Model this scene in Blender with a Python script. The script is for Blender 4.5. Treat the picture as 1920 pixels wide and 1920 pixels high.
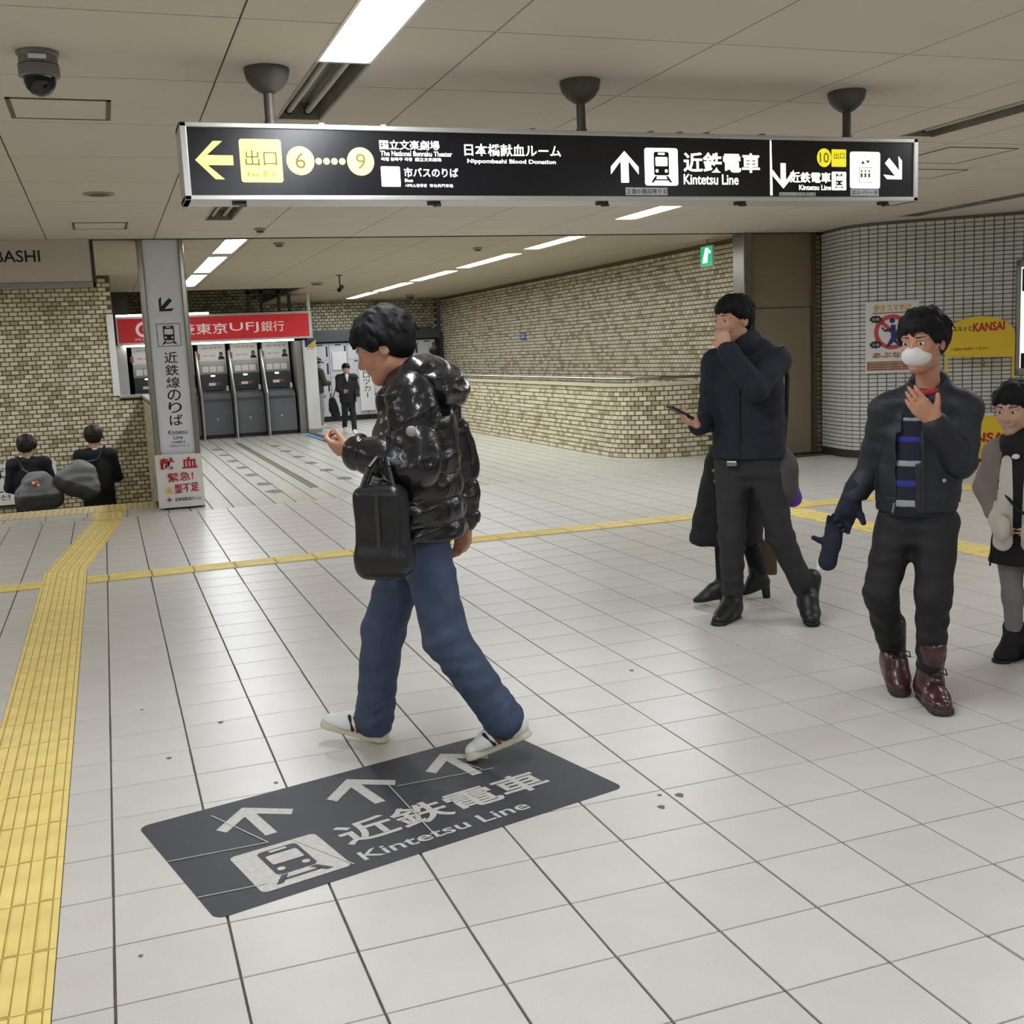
import bpy, math, random
import numpy as np
from mathutils import Vector, Matrix
random.seed(7); rng = np.random.default_rng(7)
SC = bpy.context.scene; COL = SC.collection
for o in list(bpy.data.objects): bpy.data.objects.remove(o)

# ------------------------------------------------------------ camera, world, exposure
EYE = 1.525; FPX = 2090.0
def _n(v): v = np.array(v, float); return v/np.linalg.norm(v)
_a = _n([194-960, 960-687, -FPX]); _q = np.array([1194-960, 960-(687-45.6), -FPX])
_u = _n(np.cross(_q, _a)); _u = _u if _u[1] > 0 else -_u
RC = np.stack([np.cross(_a, _u), _a, _u])
cam = bpy.data.cameras.new('camera'); camo = bpy.data.objects.new('camera', cam); COL.objects.link(camo)
cam.sensor_width = 36; cam.lens = FPX/1920*36; cam.clip_start = .05; cam.clip_end = 200
mw = np.eye(4); mw[:3, :3] = RC; mw[:3, 3] = (0, 0, EYE); camo.matrix_world = Matrix(mw.tolist())
SC.camera = camo
w = bpy.data.worlds.new('world'); SC.world = w; w.use_nodes = True
w.node_tree.nodes['Background'].inputs[0].default_value = (.9, .95, 1, 1)
w.node_tree.nodes['Background'].inputs[1].default_value = .02
SC.view_settings.view_transform = 'Standard'; SC.view_settings.look = 'None'; SC.view_settings.gamma = 1
SC.view_settings.exposure = 0.0; SC.view_settings.use_curve_mapping = False
cy = SC.cycles; cy.max_bounces = 6; cy.diffuse_bounces = 5; cy.use_adaptive_sampling = True; cy.adaptive_min_samples = 12; cy.adaptive_threshold = .07; cy.glossy_bounces = 2; cy.transmission_bounces = 2; cy.caustics_reflective = False; cy.caustics_refractive = False
LAMP = 34.0          # radiance of a lit ceiling diffuser

# ------------------------------------------------------------ materials
def lin(c): return tuple((x/255/12.92 if x/255 <= .04045 else ((x/255+.055)/1.055)**2.4) for x in c)
MATS = {}
def M(name, rgb=(128, 128, 128), rough=.6, metal=0, var=0, vs=8, bump=0, bs=60, emit=0, spec=.5, rnd=0, coat=0, speck=None):
    if name in MATS: return MATS[name]
    m = bpy.data.materials.new(name); m.use_nodes = True; nt = m.node_tree; N = nt.nodes; L = nt.links
    b = N['Principled BSDF']; c = lin(rgb)+(1,)
    b.inputs['Base Color'].default_value = c; b.inputs['Roughness'].default_value = rough; b.inputs['Metallic'].default_value = metal
    b.inputs['Specular IOR Level'].default_value = spec; b.inputs['Coat Weight'].default_value = coat
    m.diffuse_color = c
    tc = N.new('ShaderNodeTexCoord') if (var or bump or speck) else None
    col = None
    def mult(src, fac_out, lo, hi):
        mr = N.new('ShaderNodeMapRange'); mr.inputs['To Min'].default_value = lo; mr.inputs['To Max'].default_value = hi
        L.new(fac_out, mr.inputs['Value'])
        mx = N.new('ShaderNodeVectorMath'); mx.operation = 'SCALE'
        if src is None: mx.inputs[0].default_value = c[:3]
        else: L.new(src, mx.inputs[0])
        L.new(mr.outputs[0], mx.inputs['Scale']); return mx.outputs[0]
    if var:
        n = N.new('ShaderNodeTexNoise'); n.inputs['Scale'].default_value = vs; n.inputs['Detail'].default_value = 4
        L.new(tc.outputs['Object'], n.inputs['Vector']); mr = N.new('ShaderNodeMapRange')
        mr.inputs['From Min'].default_value = .3; mr.inputs['From Max'].default_value = .7; L.new(n.outputs['Fac'], mr.inputs['Value'])
        col = mult(col, mr.outputs[0], 1-var, 1+var)
    if rnd:
        oi = N.new('ShaderNodeObjectInfo'); col = mult(col, oi.outputs['Random'], 1-rnd, 1+rnd)
    if speck:
        n = N.new('ShaderNodeTexNoise'); n.inputs['Scale'].default_value = speck[0]; n.inputs['Detail'].default_value = 2
        L.new(tc.outputs['Object'], n.inputs['Vector']); mr = N.new('ShaderNodeMapRange')
        mr.inputs['From Min'].default_value = .28; mr.inputs['From Max'].default_value = .42; L.new(n.outputs['Fac'], mr.inputs['Value'])
        col = mult(col, mr.outputs[0], 1-speck[1], 1)
    if col is not None: L.new(col, b.inputs['Base Color'])
    if bump:
        n = N.new('ShaderNodeTexNoise'); n.inputs['Scale'].default_value = bs; n.inputs['Detail'].default_value = 3
        L.new(tc.outputs['Object'], n.inputs['Vector']); bp = N.new('ShaderNodeBump'); bp.inputs['Strength'].default_value = bump
        bp.inputs['Distance'].default_value = .01; L.new(n.outputs['Fac'], bp.inputs['Height']); L.new(bp.outputs[0], b.inputs['Normal'])
    if emit and emit < 4: m.cycles.emission_sampling = 'NONE'
    if emit:
        b.inputs['Emission Color'].default_value = c; b.inputs['Emission Strength'].default_value = emit
    MATS[name] = m; return m

M('floor_tile', (207, 202, 194), .33, var=.03, vs=5, bump=.04, bs=300, rnd=.025, speck=(190, .13))
M('grout', (98, 90, 80), .9, var=.2, vs=20)
M('far_tile', (204, 203, 192), .27, var=.05, vs=4, rnd=.02)
M('far_grout', (88, 86, 76), .8)
M('ceiling_panel', (204, 197, 184), .75, var=.02, vs=2, rnd=.012)
M('ceiling_far', (184, 173, 148), .75, var=.02, vs=2, rnd=.012)  # far panels: darker, yellower tone than the near ones
M('board_beige', (196, 190, 176), .5)
M('void', (26, 24, 20), .95)
M('brick_a', (224, 217, 190), .38, var=.06, vs=14, rnd=.05)
M('brick_b', (212, 203, 172), .38, var=.06, vs=14, rnd=.05)
M('brick_c', (178, 164, 131), .4, var=.08, vs=14, rnd=.07)
M('brick_d', (196, 184, 151), .4, var=.07, vs=14, rnd=.06)
M('mortar', (104, 94, 66), .95, var=.1, vs=25)
M('mosaic', (212, 211, 207), .3, var=.04, vs=9, rnd=.03)
M('mosaic_grout', (112, 106, 96), .95)
M('yellow_tactile', (238, 214, 128), .5, var=.09, vs=7, rnd=.04)
M('tactile_dirt', (168, 138, 62), .8, var=.15, vs=12)
M('tan_tactile', (206, 186, 140), .6, var=.08, vs=9)
M('yellow_path', (232, 206, 124), .5, var=.06, vs=9)
M('steel', (150, 146, 136), .28, metal=1, var=.05, vs=6)
M('alu', (205, 203, 200), .35, metal=.7)
M('dark_steel', (70, 66, 60), .45, metal=.6)
M('bracket_paint', (84, 78, 70), .5, var=.08)
M('black_panel', (15, 15, 20), .25)
M('black', (16, 16, 17), .5)
M('ink', (22, 22, 24), .6)
M('white', (232, 231, 228), .5)
M('paper', (222, 219, 216), .6)
M('paper_grey', (218, 219, 226), .5, var=.02, vs=3)
M('red_ink', (176, 28, 34), .6)
M('red_sign', (205, 40, 44), .45, emit=.25)
M('white_glyph', (240, 214, 214), .5, emit=.35)
M('glow_white', (255, 255, 248), .4, emit=2.4)
M('glow_yellow', (250, 238, 120), .4, emit=1.15)
M('glow_yellow2', (236, 226, 40), .4, emit=.75)
M('glow_soft', (240, 243, 245), .4, emit=.9)
M('glow_green', (10, 170, 110), .4, emit=.9)
M('sign_ink', (120, 108, 40), .5)
M('lamp', (243, 248, 255), .4, emit=LAMP)
M('lamp_small', (255, 252, 240), .4, emit=5)
M('tube_off', (176, 172, 160), .35)
M('reflector', (150, 145, 132), .45, metal=.3, var=.1, vs=12)
M('sticker', (58, 60, 66), .55, var=.07, vs=10, bump=.12, bs=160)
M('sticker_ink', (196, 192, 184), .6, var=.12, vs=60)
M('door_paint', (134, 123, 100), .5, var=.03, vs=3)
M('trim_brown', (92, 84, 68), .5)
M('base_dark', (58, 52, 44), .6)
M('grey_machine', (104, 106, 110), .42)
M('grey_dark', (52, 54, 58), .35)
M('silver_board', (176, 174, 170), .35, metal=.2)
M('board_grey', (150, 148, 145), .5)
M('locker', (206, 208, 212), .4)
M('canopy', (70, 73, 75), .5)
M('kansai', (226, 190, 40), .5)
M('green_hat', (34, 70, 36), .6)
M('orange_ink', (206, 160, 80), .6)
M('brown_ink', (150, 98, 66), .6)
M('navy_ink', (44, 52, 110), .6)
M('poster_red', (196, 74, 76), .6)
M('plate_blue', (70, 96, 170), .5)
M('drain', (104, 108, 92), .7)
M('cam_grey', (120, 118, 112), .45)
M('smoke_glass', (22, 22, 22), .08)
M('clear_dome', (120, 118, 112), .06, spec=.8)
M('stair', (176, 168, 150), .6, var=.05)
M('grey_plate', (150, 147, 138), .6)

# ------------------------------------------------------------ mesh helpers
def link(o, parent=None):
    COL.objects.link(o)
    if parent is not None: o.parent = parent
    return o
def tag(o, label=None, cat=None, group=None, kind=None):
    if label: o['label'] = label
    if cat: o['category'] = cat
    if group: o['group'] = group
    if kind: o['kind'] = kind
    return o
def empty(name, loc=(0, 0, 0), rz=0, label=None, cat=None, group=None, kind=None):
    o = bpy.data.objects.new(name, None); o.empty_display_size = .1; link(o); o.location = loc; o.rotation_euler = (0, 0, rz)
    return tag(o, label, cat, group, kind)

class MB:
    def __init__(s): s.v = []; s.f = []; s.m = []
    def add(s, vs, fs, mi=0):
        n = len(s.v); s.v += [tuple(map(float, p)) for p in vs]; s.f += [tuple(i+n for i in q) for q in fs]; s.m += [mi]*len(fs); return s
    def box(s, a, b, mi=0, ch=0):
        x0, y0, z0 = a; x1, y1, z1 = b
        s.add([(x0, y0, z0), (x1, y0, z0), (x1, y1, z0), (x0, y1, z0), (x0, y0, z1), (x1, y0, z1), (x1, y1, z1), (x0, y1, z1)],
              [(0, 3, 2, 1), (4, 5, 6, 7), (0, 1, 5, 4), (1, 2, 6, 5), (2, 3, 7, 6), (3, 0, 4, 7)], mi); return s
    def obox(s, o, U, V, W, mi=0):     # oriented box: corner o, edge vectors U, V, W (right-handed)
        o, U, V, W = map(lambda q: np.array(q, float), (o, U, V, W))
        P = [o, o+U, o+U+V, o+V, o+W, o+U+W, o+U+V+W, o+V+W]
        s.add(P, [(0, 3, 2, 1), (4, 5, 6, 7), (0, 1, 5, 4), (1, 2, 6, 5), (2, 3, 7, 6), (3, 0, 4, 7)], mi); return s
    def cyl(s, a, b, r0, r1=None, n=16, mi=0, cap=True):
        a = np.array(a, float); b = np.array(b, float); r1 = r0 if r1 is None else r1
        d = _n(b-a); t = np.array([1, 0, 0]) if abs(d[0]) < .9 else np.array([0, 1, 0]); u = _n(np.cross(d, t)); v = np.cross(d, u)
        ring = [math.cos(2*math.pi*i/n)*u+math.sin(2*math.pi*i/n)*v for i in range(n)]
        vs = [a+r0*q for q in ring]+[b+r1*q for q in ring]
        fs = [(i, (i+1) % n, n+(i+1) % n, n+i) for i in range(n)]
        if cap: fs += [tuple(range(n-1, -1, -1)), tuple(range(n, 2*n))]
        s.add(vs, fs, mi); return s
    def lathe(s, c, prof, n=24, mi=0):    # prof: (r,z) pairs about a vertical axis at c
        vs = []; fs = []
        for r, z in prof: vs += [(c[0]+r*math.cos(2*math.pi*i/n), c[1]+r*math.sin(2*math.pi*i/n), c[2]+z) for i in range(n)]
        for k in range(len(prof)-1): fs += [(k*n+i, k*n+(i+1) % n, (k+1)*n+(i+1) % n, (k+1)*n+i) for i in range(n)]
        s.add(vs, fs, mi); return s
    def tube(s, pts, r, n=8, mi=0):
        for p, q in zip(pts[:-1], pts[1:]): s.cyl(p, q, r, n=n, mi=mi)
        return s
    def poly(s, pts, o, U, V, off=0, mi=0, thick=0):   # planar polygon in the plane (o,U,V), CCW seen from N=UxV
        o, U, V = map(lambda q: np.array(q, float), (o, U, V)); N = np.cross(U, V); k = len(pts)
        P = [o+U*a+V*b+N*off for a, b in pts]
        if not thick: s.add(P, [tuple(range(k))], mi); return s
        Q = [p-N*thick for p in P]
        s.add(P+Q, [tuple(range(k)), tuple(range(2*k-1, k-1, -1))]+[(i, k+i, k+(i+1) % k, (i+1) % k) for i in range(k)], mi); return s
    def mesh(s, name, mats):
        me = bpy.data.meshes.new(name); me.from_pydata(s.v, [], s.f)
        for q in mats: me.materials.append(MATS[q] if isinstance(q, str) else q)
        if len(mats) > 1: me.polygons.foreach_set('material_index', s.m)
        me.update(); return me
    def obj(s, name, mats, parent=None, smooth=False, bevel=0, loc=None, **k):
        if isinstance(mats, str): mats = [mats]
        me = s.mesh(name, mats)
        if smooth: me.polygons.foreach_set('use_smooth', [True]*len(me.polygons))
        o = bpy.data.objects.new(name, me); link(o, parent)
        if loc is not None: o.location = loc
        if smooth == 'auto':
            md = o.modifiers.new('split', 'EDGE_SPLIT'); md.split_angle = .6
        if bevel:
            md = o.modifiers.new('bevel', 'BEVEL'); md.width = bevel; md.segments = 2; md.limit_method = 'ANGLE'
        return tag(o, **k)
def inst(me, name, loc, parent, rz=0):
    o = bpy.data.objects.new(name, me); o.location = loc; o.rotation_euler = (0, 0, rz); link(o, parent); return o
def box(name, a, b, mat, parent=None, bevel=0, **k): return MB().box(a, b).obj(name, mat, parent, bevel=bevel, **k)
def rrect(x0, x1, y0, y1, r, n=5):
    out = []
    for cx, cy, a0 in ((x1-r, y0+r, -90), (x1-r, y1-r, 0), (x0+r, y1-r, 90), (x0+r, y0+r, 180)):
        out += [(cx+r*math.cos(math.radians(a0+90*i/n)), cy+r*math.sin(math.radians(a0+90*i/n))) for i in range(n+1)]
    return out
def disc(cx, cy, r, n=28, ry=None): return [(cx+r*math.cos(2*math.pi*i/n), cy+(ry or r)*math.sin(2*math.pi*i/n)) for i in range(n)]
def ringpoly(mb, cx, cy, r0, r1, o, U, V, off, mi=0, n=32):
    for i in range(n):
        a, b = 2*math.pi*i/n, 2*math.pi*(i+1)/n
        mb.poly([(cx+r0*math.cos(a), cy+r0*math.sin(a)), (cx+r1*math.cos(a), cy+r1*math.sin(a)), (cx+r1*math.cos(b), cy+r1*math.sin(b)), (cx+r0*math.cos(b), cy+r0*math.sin(b))], o, U, V, off, mi)

# lettering: text converted to a flat mesh and fitted into a box (u0,u1,v0,v1) of the plane (o,U,V)
TS = bpy.data.scenes.new('lettering_workshop')
def glyphs(s, bold=0, res=3):
    c = bpy.data.curves.new('t', 'FONT'); c.body = s; c.size = 1; c.offset = bold; c.resolution_u = res; c.fill_mode = 'FRONT'
    o = bpy.data.objects.new('t', c); TS.collection.objects.link(o); vl = TS.view_layers[0]; vl.update()
    me = bpy.data.meshes.new_from_object(o.evaluated_get(vl.depsgraph))
    v = np.empty(len(me.vertices)*3, np.float32); me.vertices.foreach_get('co', v); v = v.reshape(-1, 3)[:, :2]
    f = [tuple(p.vertices) for p in me.polygons]; nz = [p.normal.z for p in me.polygons]
    bpy.data.objects.remove(o); bpy.data.curves.remove(c); bpy.data.meshes.remove(me)
    return v, [q if n >= 0 else q[::-1] for q, n in zip(f, nz)]
def put(mb, s, o, U, V, b, off=.002, bold=0, mi=0, keep=False, slant=0):
    v, f = glyphs(s, bold); lo = v.min(0); hi = v.max(0); q = (v-lo)/(hi-lo)
    u0, u1, v0, v1 = b
    if keep:
        k = (v1-v0)/(hi[1]-lo[1]); u1 = u0+(hi[0]-lo[0])*k
    uu = u0+q[:, 0]*(u1-u0); vv = v0+q[:, 1]*(v1-v0)+slant*(uu-u0)
    o, U, V = map(lambda z: np.array(z, float), (o, U, V)); N = np.cross(U, V)
    mb.add(o+uu[:, None]*U+vv[:, None]*V+N*off, f, mi); return mb
def text(name, s, mat, parent, o, U, V, b, **k): return put(MB(), s, o, U, V, b, **k).obj(name, mat, parent)
def vtext(name, s, mat, parent, o, U, V, b, bold=0, off=.002):
    mb = MB(); u0, u1, v0, v1 = b; n = len(s); h = (v1-v0)/n
    for i, ch in enumerate(s):
        a = v1-(i+1)*h+.06*h
        if ch == 'ー': c_ = (u0+u1)/2; e_ = (u1-u0)*.07; mb.poly([(c_-e_, a+.06*h), (c_+e_, a+.06*h), (c_+e_, a+.8*h), (c_-e_, a+.8*h)], o, U, V, off); continue
        put(mb, ch, o, U, V, (u0, u1, a, a+.88*h), off=off, bold=bold)
    return mb.obj(name, mat, parent)
def arrow(cx, cy, s, ang, w=.17):    # chevron-headed arrow of overall size s pointing up, turned by ang degrees
    p = [(0, .5), (.5, 0), (.5, -.24), (w/2, .19), (w/2, -.5), (-w/2, -.5), (-w/2, .19), (-.5, -.24), (-.5, 0)]
    a = math.radians(ang); c, q = math.cos(a), math.sin(a)
    return [(cx+s*(x*c-y*q), cy+s*(x*q+y*c)) for x, y in p][::-1]
def train(parent, o, U, V, b, fg, bg, off=.003, back=True, suffix=''):
    u0, u1, v0, v1 = b; w_ = u1-u0; h_ = v1-v0; X = lambda a: u0+w_*a; Y = lambda a: v0+h_*a
    if back: MB().poly(rrect(u0, u1, v0, v1, .07*w_), o, U, V, off).obj('pictogram_square', bg, parent)
    m = MB(); m.poly(rrect(X(.27), X(.73), Y(.27), Y(.9), .06*w_), o, U, V, off+.001)
    for s in (-1, 1):
        c = .5
        m.poly([(X(c+s*.12), Y(.25)), (X(c+s*.2), Y(.25)), (X(c+s*.32), Y(.08)), (X(c+s*.24), Y(.08))][::1 if s > 0 else -1][::-1], o, U, V, off+.001)
    m.poly([(X(.3), Y(.13)), (X(.7), Y(.13)), (X(.7), Y(.17)), (X(.3), Y(.17))], o, U, V, off+.001)
    m.obj('train_symbol', fg, parent)
    m = MB(); m.poly(rrect(X(.32), X(.68), Y(.52), Y(.76), .03*w_), o, U, V, off+.002); m.poly(rrect(X(.4), X(.6), Y(.82), Y(.87), .01*w_), o, U, V, off+.002)
    m.poly(disc(X(.36), Y(.39), .045*w_, 14), o, U, V, off+.002); m.poly(disc(X(.64), Y(.39), .045*w_, 14), o, U, V, off+.002)
    m.obj('train_window', bg, parent)
# ------------------------------------------------------------ the setting
ZC = 2.79; X_ = np.array([1., 0, 0]); Y_ = np.array([0, 1., 0]); Z_ = np.array([0, 0, 1.])
def dist(p): return math.hypot(p[0], p[1])+(.3*abs(p[2]-EYE) if len(p) > 2 else 0)
def proj(p):
    d = RC.T @ (np.array(p, float)-np.array([0, 0, EYE]))
    if d[2] > -.1: return None
    return 960-FPX*d[0]/d[2], 960+FPX*d[1]/d[2]
def inview(p, m=60):
    q = proj(p); return q is not None and -m < q[0] < 1920+m and -m < q[1] < 1920+m
def subtract(rects, cut):
    out = []
    for (a, b, c, d) in rects:
        e, f, g, h = cut
        if e >= b or f <= a or g >= d or h <= c: out.append((a, b, c, d)); continue
        if a < e: out.append((a, e, c, d))
        if f < b: out.append((f, b, c, d))
        l, r = max(a, e), min(b, f)
        if c < g: out.append((l, r, c, g))
        if h < d: out.append((l, r, h, d))
    return out

# floor: grout bed with separate tiles
fl = MB().box((-5, -9, -.3), (13, 13.1, -.0055)).box((.5, 13.1, -.3), (9, 27, -.0055)).obj('floor', 'grout', kind='structure')
P0 = .2975; GX, GY = .183, 2.684
def slab_mesh(name, sx, sy, mat, h=.012, e=.0012):
    m = MB(); a, b = sx/2, sy/2
    m.add([(-a, -b, -h), (a, -b, -h), (a, b, -h), (-a, b, -h), (-a, -b, -e), (a, -b, -e), (a, b, -e), (-a, b, -e),
           (-a+e, -b+e, 0), (a-e, -b+e, 0), (a-e, b-e, 0), (-a+e, b-e, 0)],
          [(0, 1, 5, 4), (1, 2, 6, 5), (2, 3, 7, 6), (3, 0, 4, 7), (4, 5, 9, 8), (5, 6, 10, 9), (6, 7, 11, 10), (7, 4, 8, 11), (8, 9, 10, 11)])
    return m.mesh(name, [mat])
TM = slab_mesh('floor_tile', P0-.007, P0-.0056, 'floor_tile')
cells = []
for i in range(-18, 34):
    for j in range(-20, 31):
        x = GX+(i+.5)*P0; y = GY+(j+.5)*P0
        if y > 11.8: continue
        cells.append((x, y))
vis = sorted([c for c in cells if inview((c[0], c[1], 0), 90)], key=dist)
for c in vis[:300]: inst(TM, 'floor_tile', (c[0]+rng.normal(0, .0004), c[1]+rng.normal(0, .0004), 0), fl)
def joined_slabs(name, cs, sx, sy, mat, parent, z=0, e=.0012):
    m = MB(); a, b = sx/2, sy/2
    for x, y in cs:
        m.add([(x-a, y-b, z-.008), (x+a, y-b, z-.008), (x+a, y+b, z-.008), (x-a, y+b, z-.008), (x-a+e, y-b+e, z), (x+a-e, y-b+e, z), (x+a-e, y+b-e, z), (x-a+e, y+b-e, z)],
              [(0, 1, 5, 4), (1, 2, 6, 5), (2, 3, 7, 6), (3, 0, 4, 7), (4, 5, 6, 7)])
    return m.obj(name, mat, parent, kind='stuff')
first = set(vis[:300]); rest = [c for c in cells if c not in first]
joined_slabs('floor_tile_field', rest, P0-.0075, P0-.006, 'floor_tile', fl)
# inner concourse: narrower tiles beyond the shutter line
P1 = .2175
fc = [(.56+(i+.5)*P1-.06, 11.912+(j+.5)*P1) for i in range(0, 34) for j in range(0, 68)]
fc += [(.5-(i+.5)*P1*1.9, 12.03) for i in range(0, 9)]
fc = [c for c in fc if not (c[1] > 13.0 and c[0] < .62) and c[1] < 26.3]
near2 = sorted([c for c in fc if inview((c[0], c[1], 0), 10)], key=dist)
TM2 = slab_mesh('concourse_tile', P1-.012, P1-.006, 'far_tile')
TM3 = slab_mesh('threshold_tile', P1*1.9-.008, .222, 'far_tile')
for c in near2[:240]:
    inst(TM3 if c[1] == 12.03 else TM2, 'concourse_tile', (c[0], c[1], 0), fl)
s2 = set(near2[:240]); joined_slabs('concourse_tile_field', [c for c in fc if c not in s2], P1-.014, P1-.006, 'far_tile', fl)
TM4 = slab_mesh('threshold_tile', .392, .335, 'far_tile')
for i in range(9): inst(TM4, 'threshold_tile', (.3-i*.4, 12.322, 0), fl)
# drain slot and dark stains in the inner concourse floor
MB().box((2.17, 13.1, -.001), (2.25, 21.2, .0015)).box((2.165, 13.1, 0), (2.175, 21.2, .006)).box((2.245, 13.1, 0), (2.255, 21.2, .006)).obj('drain_channel', 'drain', fl)
for x, ys in ((1.73, [13.04, 13.93, 15.15, 16.3, 17.5, 18.7, 20]), (2.71, [13.83, 15, 16.2, 17.4, 18.6, 19.9])):
    for k, y in enumerate(ys):
        m = MB(); pts = []
        for i in range(14):
            a = 2*math.pi*i/14; r = .075*(1+.5*rng.random()); pts.append((x+r*math.cos(a), y+2.0*r*math.sin(a)))
        m.poly(pts, (0, 0, 0), X_, Y_, .0012).obj('floor_stain', 'drain', fl)
for x, y, r in ((1.60, 3.15, .012), (1.70, 3.21, .014), (1.64, 3.24, .007), (.1, 4.4, .01), (.33, 4.75, .011), (.02, 5.1, .008), (.45, 3.95, .008), (1.3, 5.6, .015), (2.2, 4.6, .01), (-.05, 2.9, .006)):
    MB().poly([(x+r*math.cos(a)*(1+.3*math.sin(3*a)), y+r*1.3*math.sin(a)) for a in np.linspace(0, 6.28, 11)[:-1]], (0, 0, 0), X_, Y_, .0012).obj('gum_spot', 'drain', fl)

# tactile guide paths
def bar_tile(name, sx, sy, along, mat):
    m = MB(); e = .004; m.box((-sx/2, -sy/2, 0), (sx/2, sy/2, .003))
    n = 4; wid = sx if along == 'y' else sy; ln = sy if along == 'y' else sx
    for i in range(n):
        c = -wid/2+(i+.5)*wid/n; hw = .0175; hl = ln/2-.006
        a0, a1, b0, b1 = c-hw, c+hw, -hl, hl; t = .007
        P = [(a0, b0, .003), (a1, b0, .003), (a1, b1, .003), (a0, b1, .003), (a0+t, b0+t, .008), (a1-t, b0+t, .008), (a1-t, b1-t, .008), (a0+t, b1-t, .008)]
        b_ = .0035; D_ = [(a0-b_, b0-b_, .0034), (a1+b_, b0-b_, .0034), (a1+b_, b1+b_, .0034), (a0-b_, b1+b_, .0034)]
        if along != 'y': P = [(q[1], q[0], q[2]) for q in P]; D_ = [(q[1], q[0], q[2]) for q in D_]
        m.add(D_, [(0, 1, 2, 3)], 1)
        m.add(P, [(0, 1, 5, 4), (1, 2, 6, 5), (2, 3, 7, 6), (3, 0, 4, 7), (4, 5, 6, 7)])
    return m.mesh(name, [mat, 'tactile_dirt'])
tp = empty('tactile_paving', (0, 0, 0), label='yellow tactile guide path running along the floor to the stairs', cat='tactile paving', kind='structure')
MB().box((-.563, -1, -.001), (-.257, 9.0, .0008)).box((-2.5, 8.37, -.001), (9, 8.64, .0008)).obj('path_bed', 'grout', tp)
BT = bar_tile('tactile_tile', .301, .294, 'y', 'yellow_tactile')
for k in range(0, 28): inst(BT, 'tactile_tile', (-.41, 9.0-.148-k*.2985, .0008), tp)
ang = math.atan2(2.72, .31)-math.pi/2; ln = math.hypot(2.72, .31)
for k in range(9):
    t = (k+.5)/9; o = inst(BT, 'tactile_tile', (-.41+.31*t, 9.0+2.74*t, .0015), tp, rz=ang); o.scale = (.98, 1.03, 1)
BX = bar_tile('tactile_tile', .294, .262, 'x', 'yellow_tactile')
for k in range(-7, 32):
    x = -.105+(k+.5)*.3
    if -.72 < x < -.2: continue
    inst(BX, 'tactile_tile', (x, 8.505, .0008), tp)
for x in (-.634, -.182): inst(BX, 'tactile_tile', (x, 8.505, .0008), tp).scale = (.5, 1, 1)
for k in range(12): inst(BT, 'tactile_tile', (5.55, 8.2-k*.2985, .0008), tp)
for k in range(4): inst(BT, 'tactile_tile', (5.55+.3*(k % 2), 8.9-.3*(k//2)+.2, .0022), tp)
# stair head: tan warning tiles
DOTS = MB(); DOTS.box((-.149, -.149, 0), (.149, .149, .003))
for i in range(5):
    for j in range(5): DOTS.lathe((-.12+i*.06, -.12+j*.06, .003), [(.018, 0), (.012, .005), (.0001, .005)], 8)
DM = DOTS.mesh('warning_tile', ['tan_tactile']); DM2 = DOTS.mesh('warning_tile', ['yellow_path'])
for i in range(-10, 1):
    for j in range(2):
        inst(DM2 if i == -1 else DM, 'warning_tile', (.255+i*.3, 12.62+j*.3, .0008), tp)
for j in range(2): inst(DM2, 'warning_tile', (-.1, 11.95+.3*j, .0015), tp)

# stairs, landing, stairwell
st = empty('stairs', (0, 13.1, 0), label='stair flight going down behind the tan warning tiles', cat='stairs', kind='structure')
for k in range(6):
    MB().box((-4, 13.08+.27*k, -.16*(k+1)-.02), (.5, 13.08+.27*(k+1)+.02, -.16*(k+1))).box((-4, 13.06+.27*k, -.16*(k+1)), (.5, 13.08+.27*k, -.16*k-.002)).obj('step', 'stair', st, loc=(0, -13.1, 0))
MB().box((-4, 14.6, -1.2), (.5, 17.05, -.96)).obj('landing', 'stair', st, loc=(0, -13.1, 0))

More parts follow.
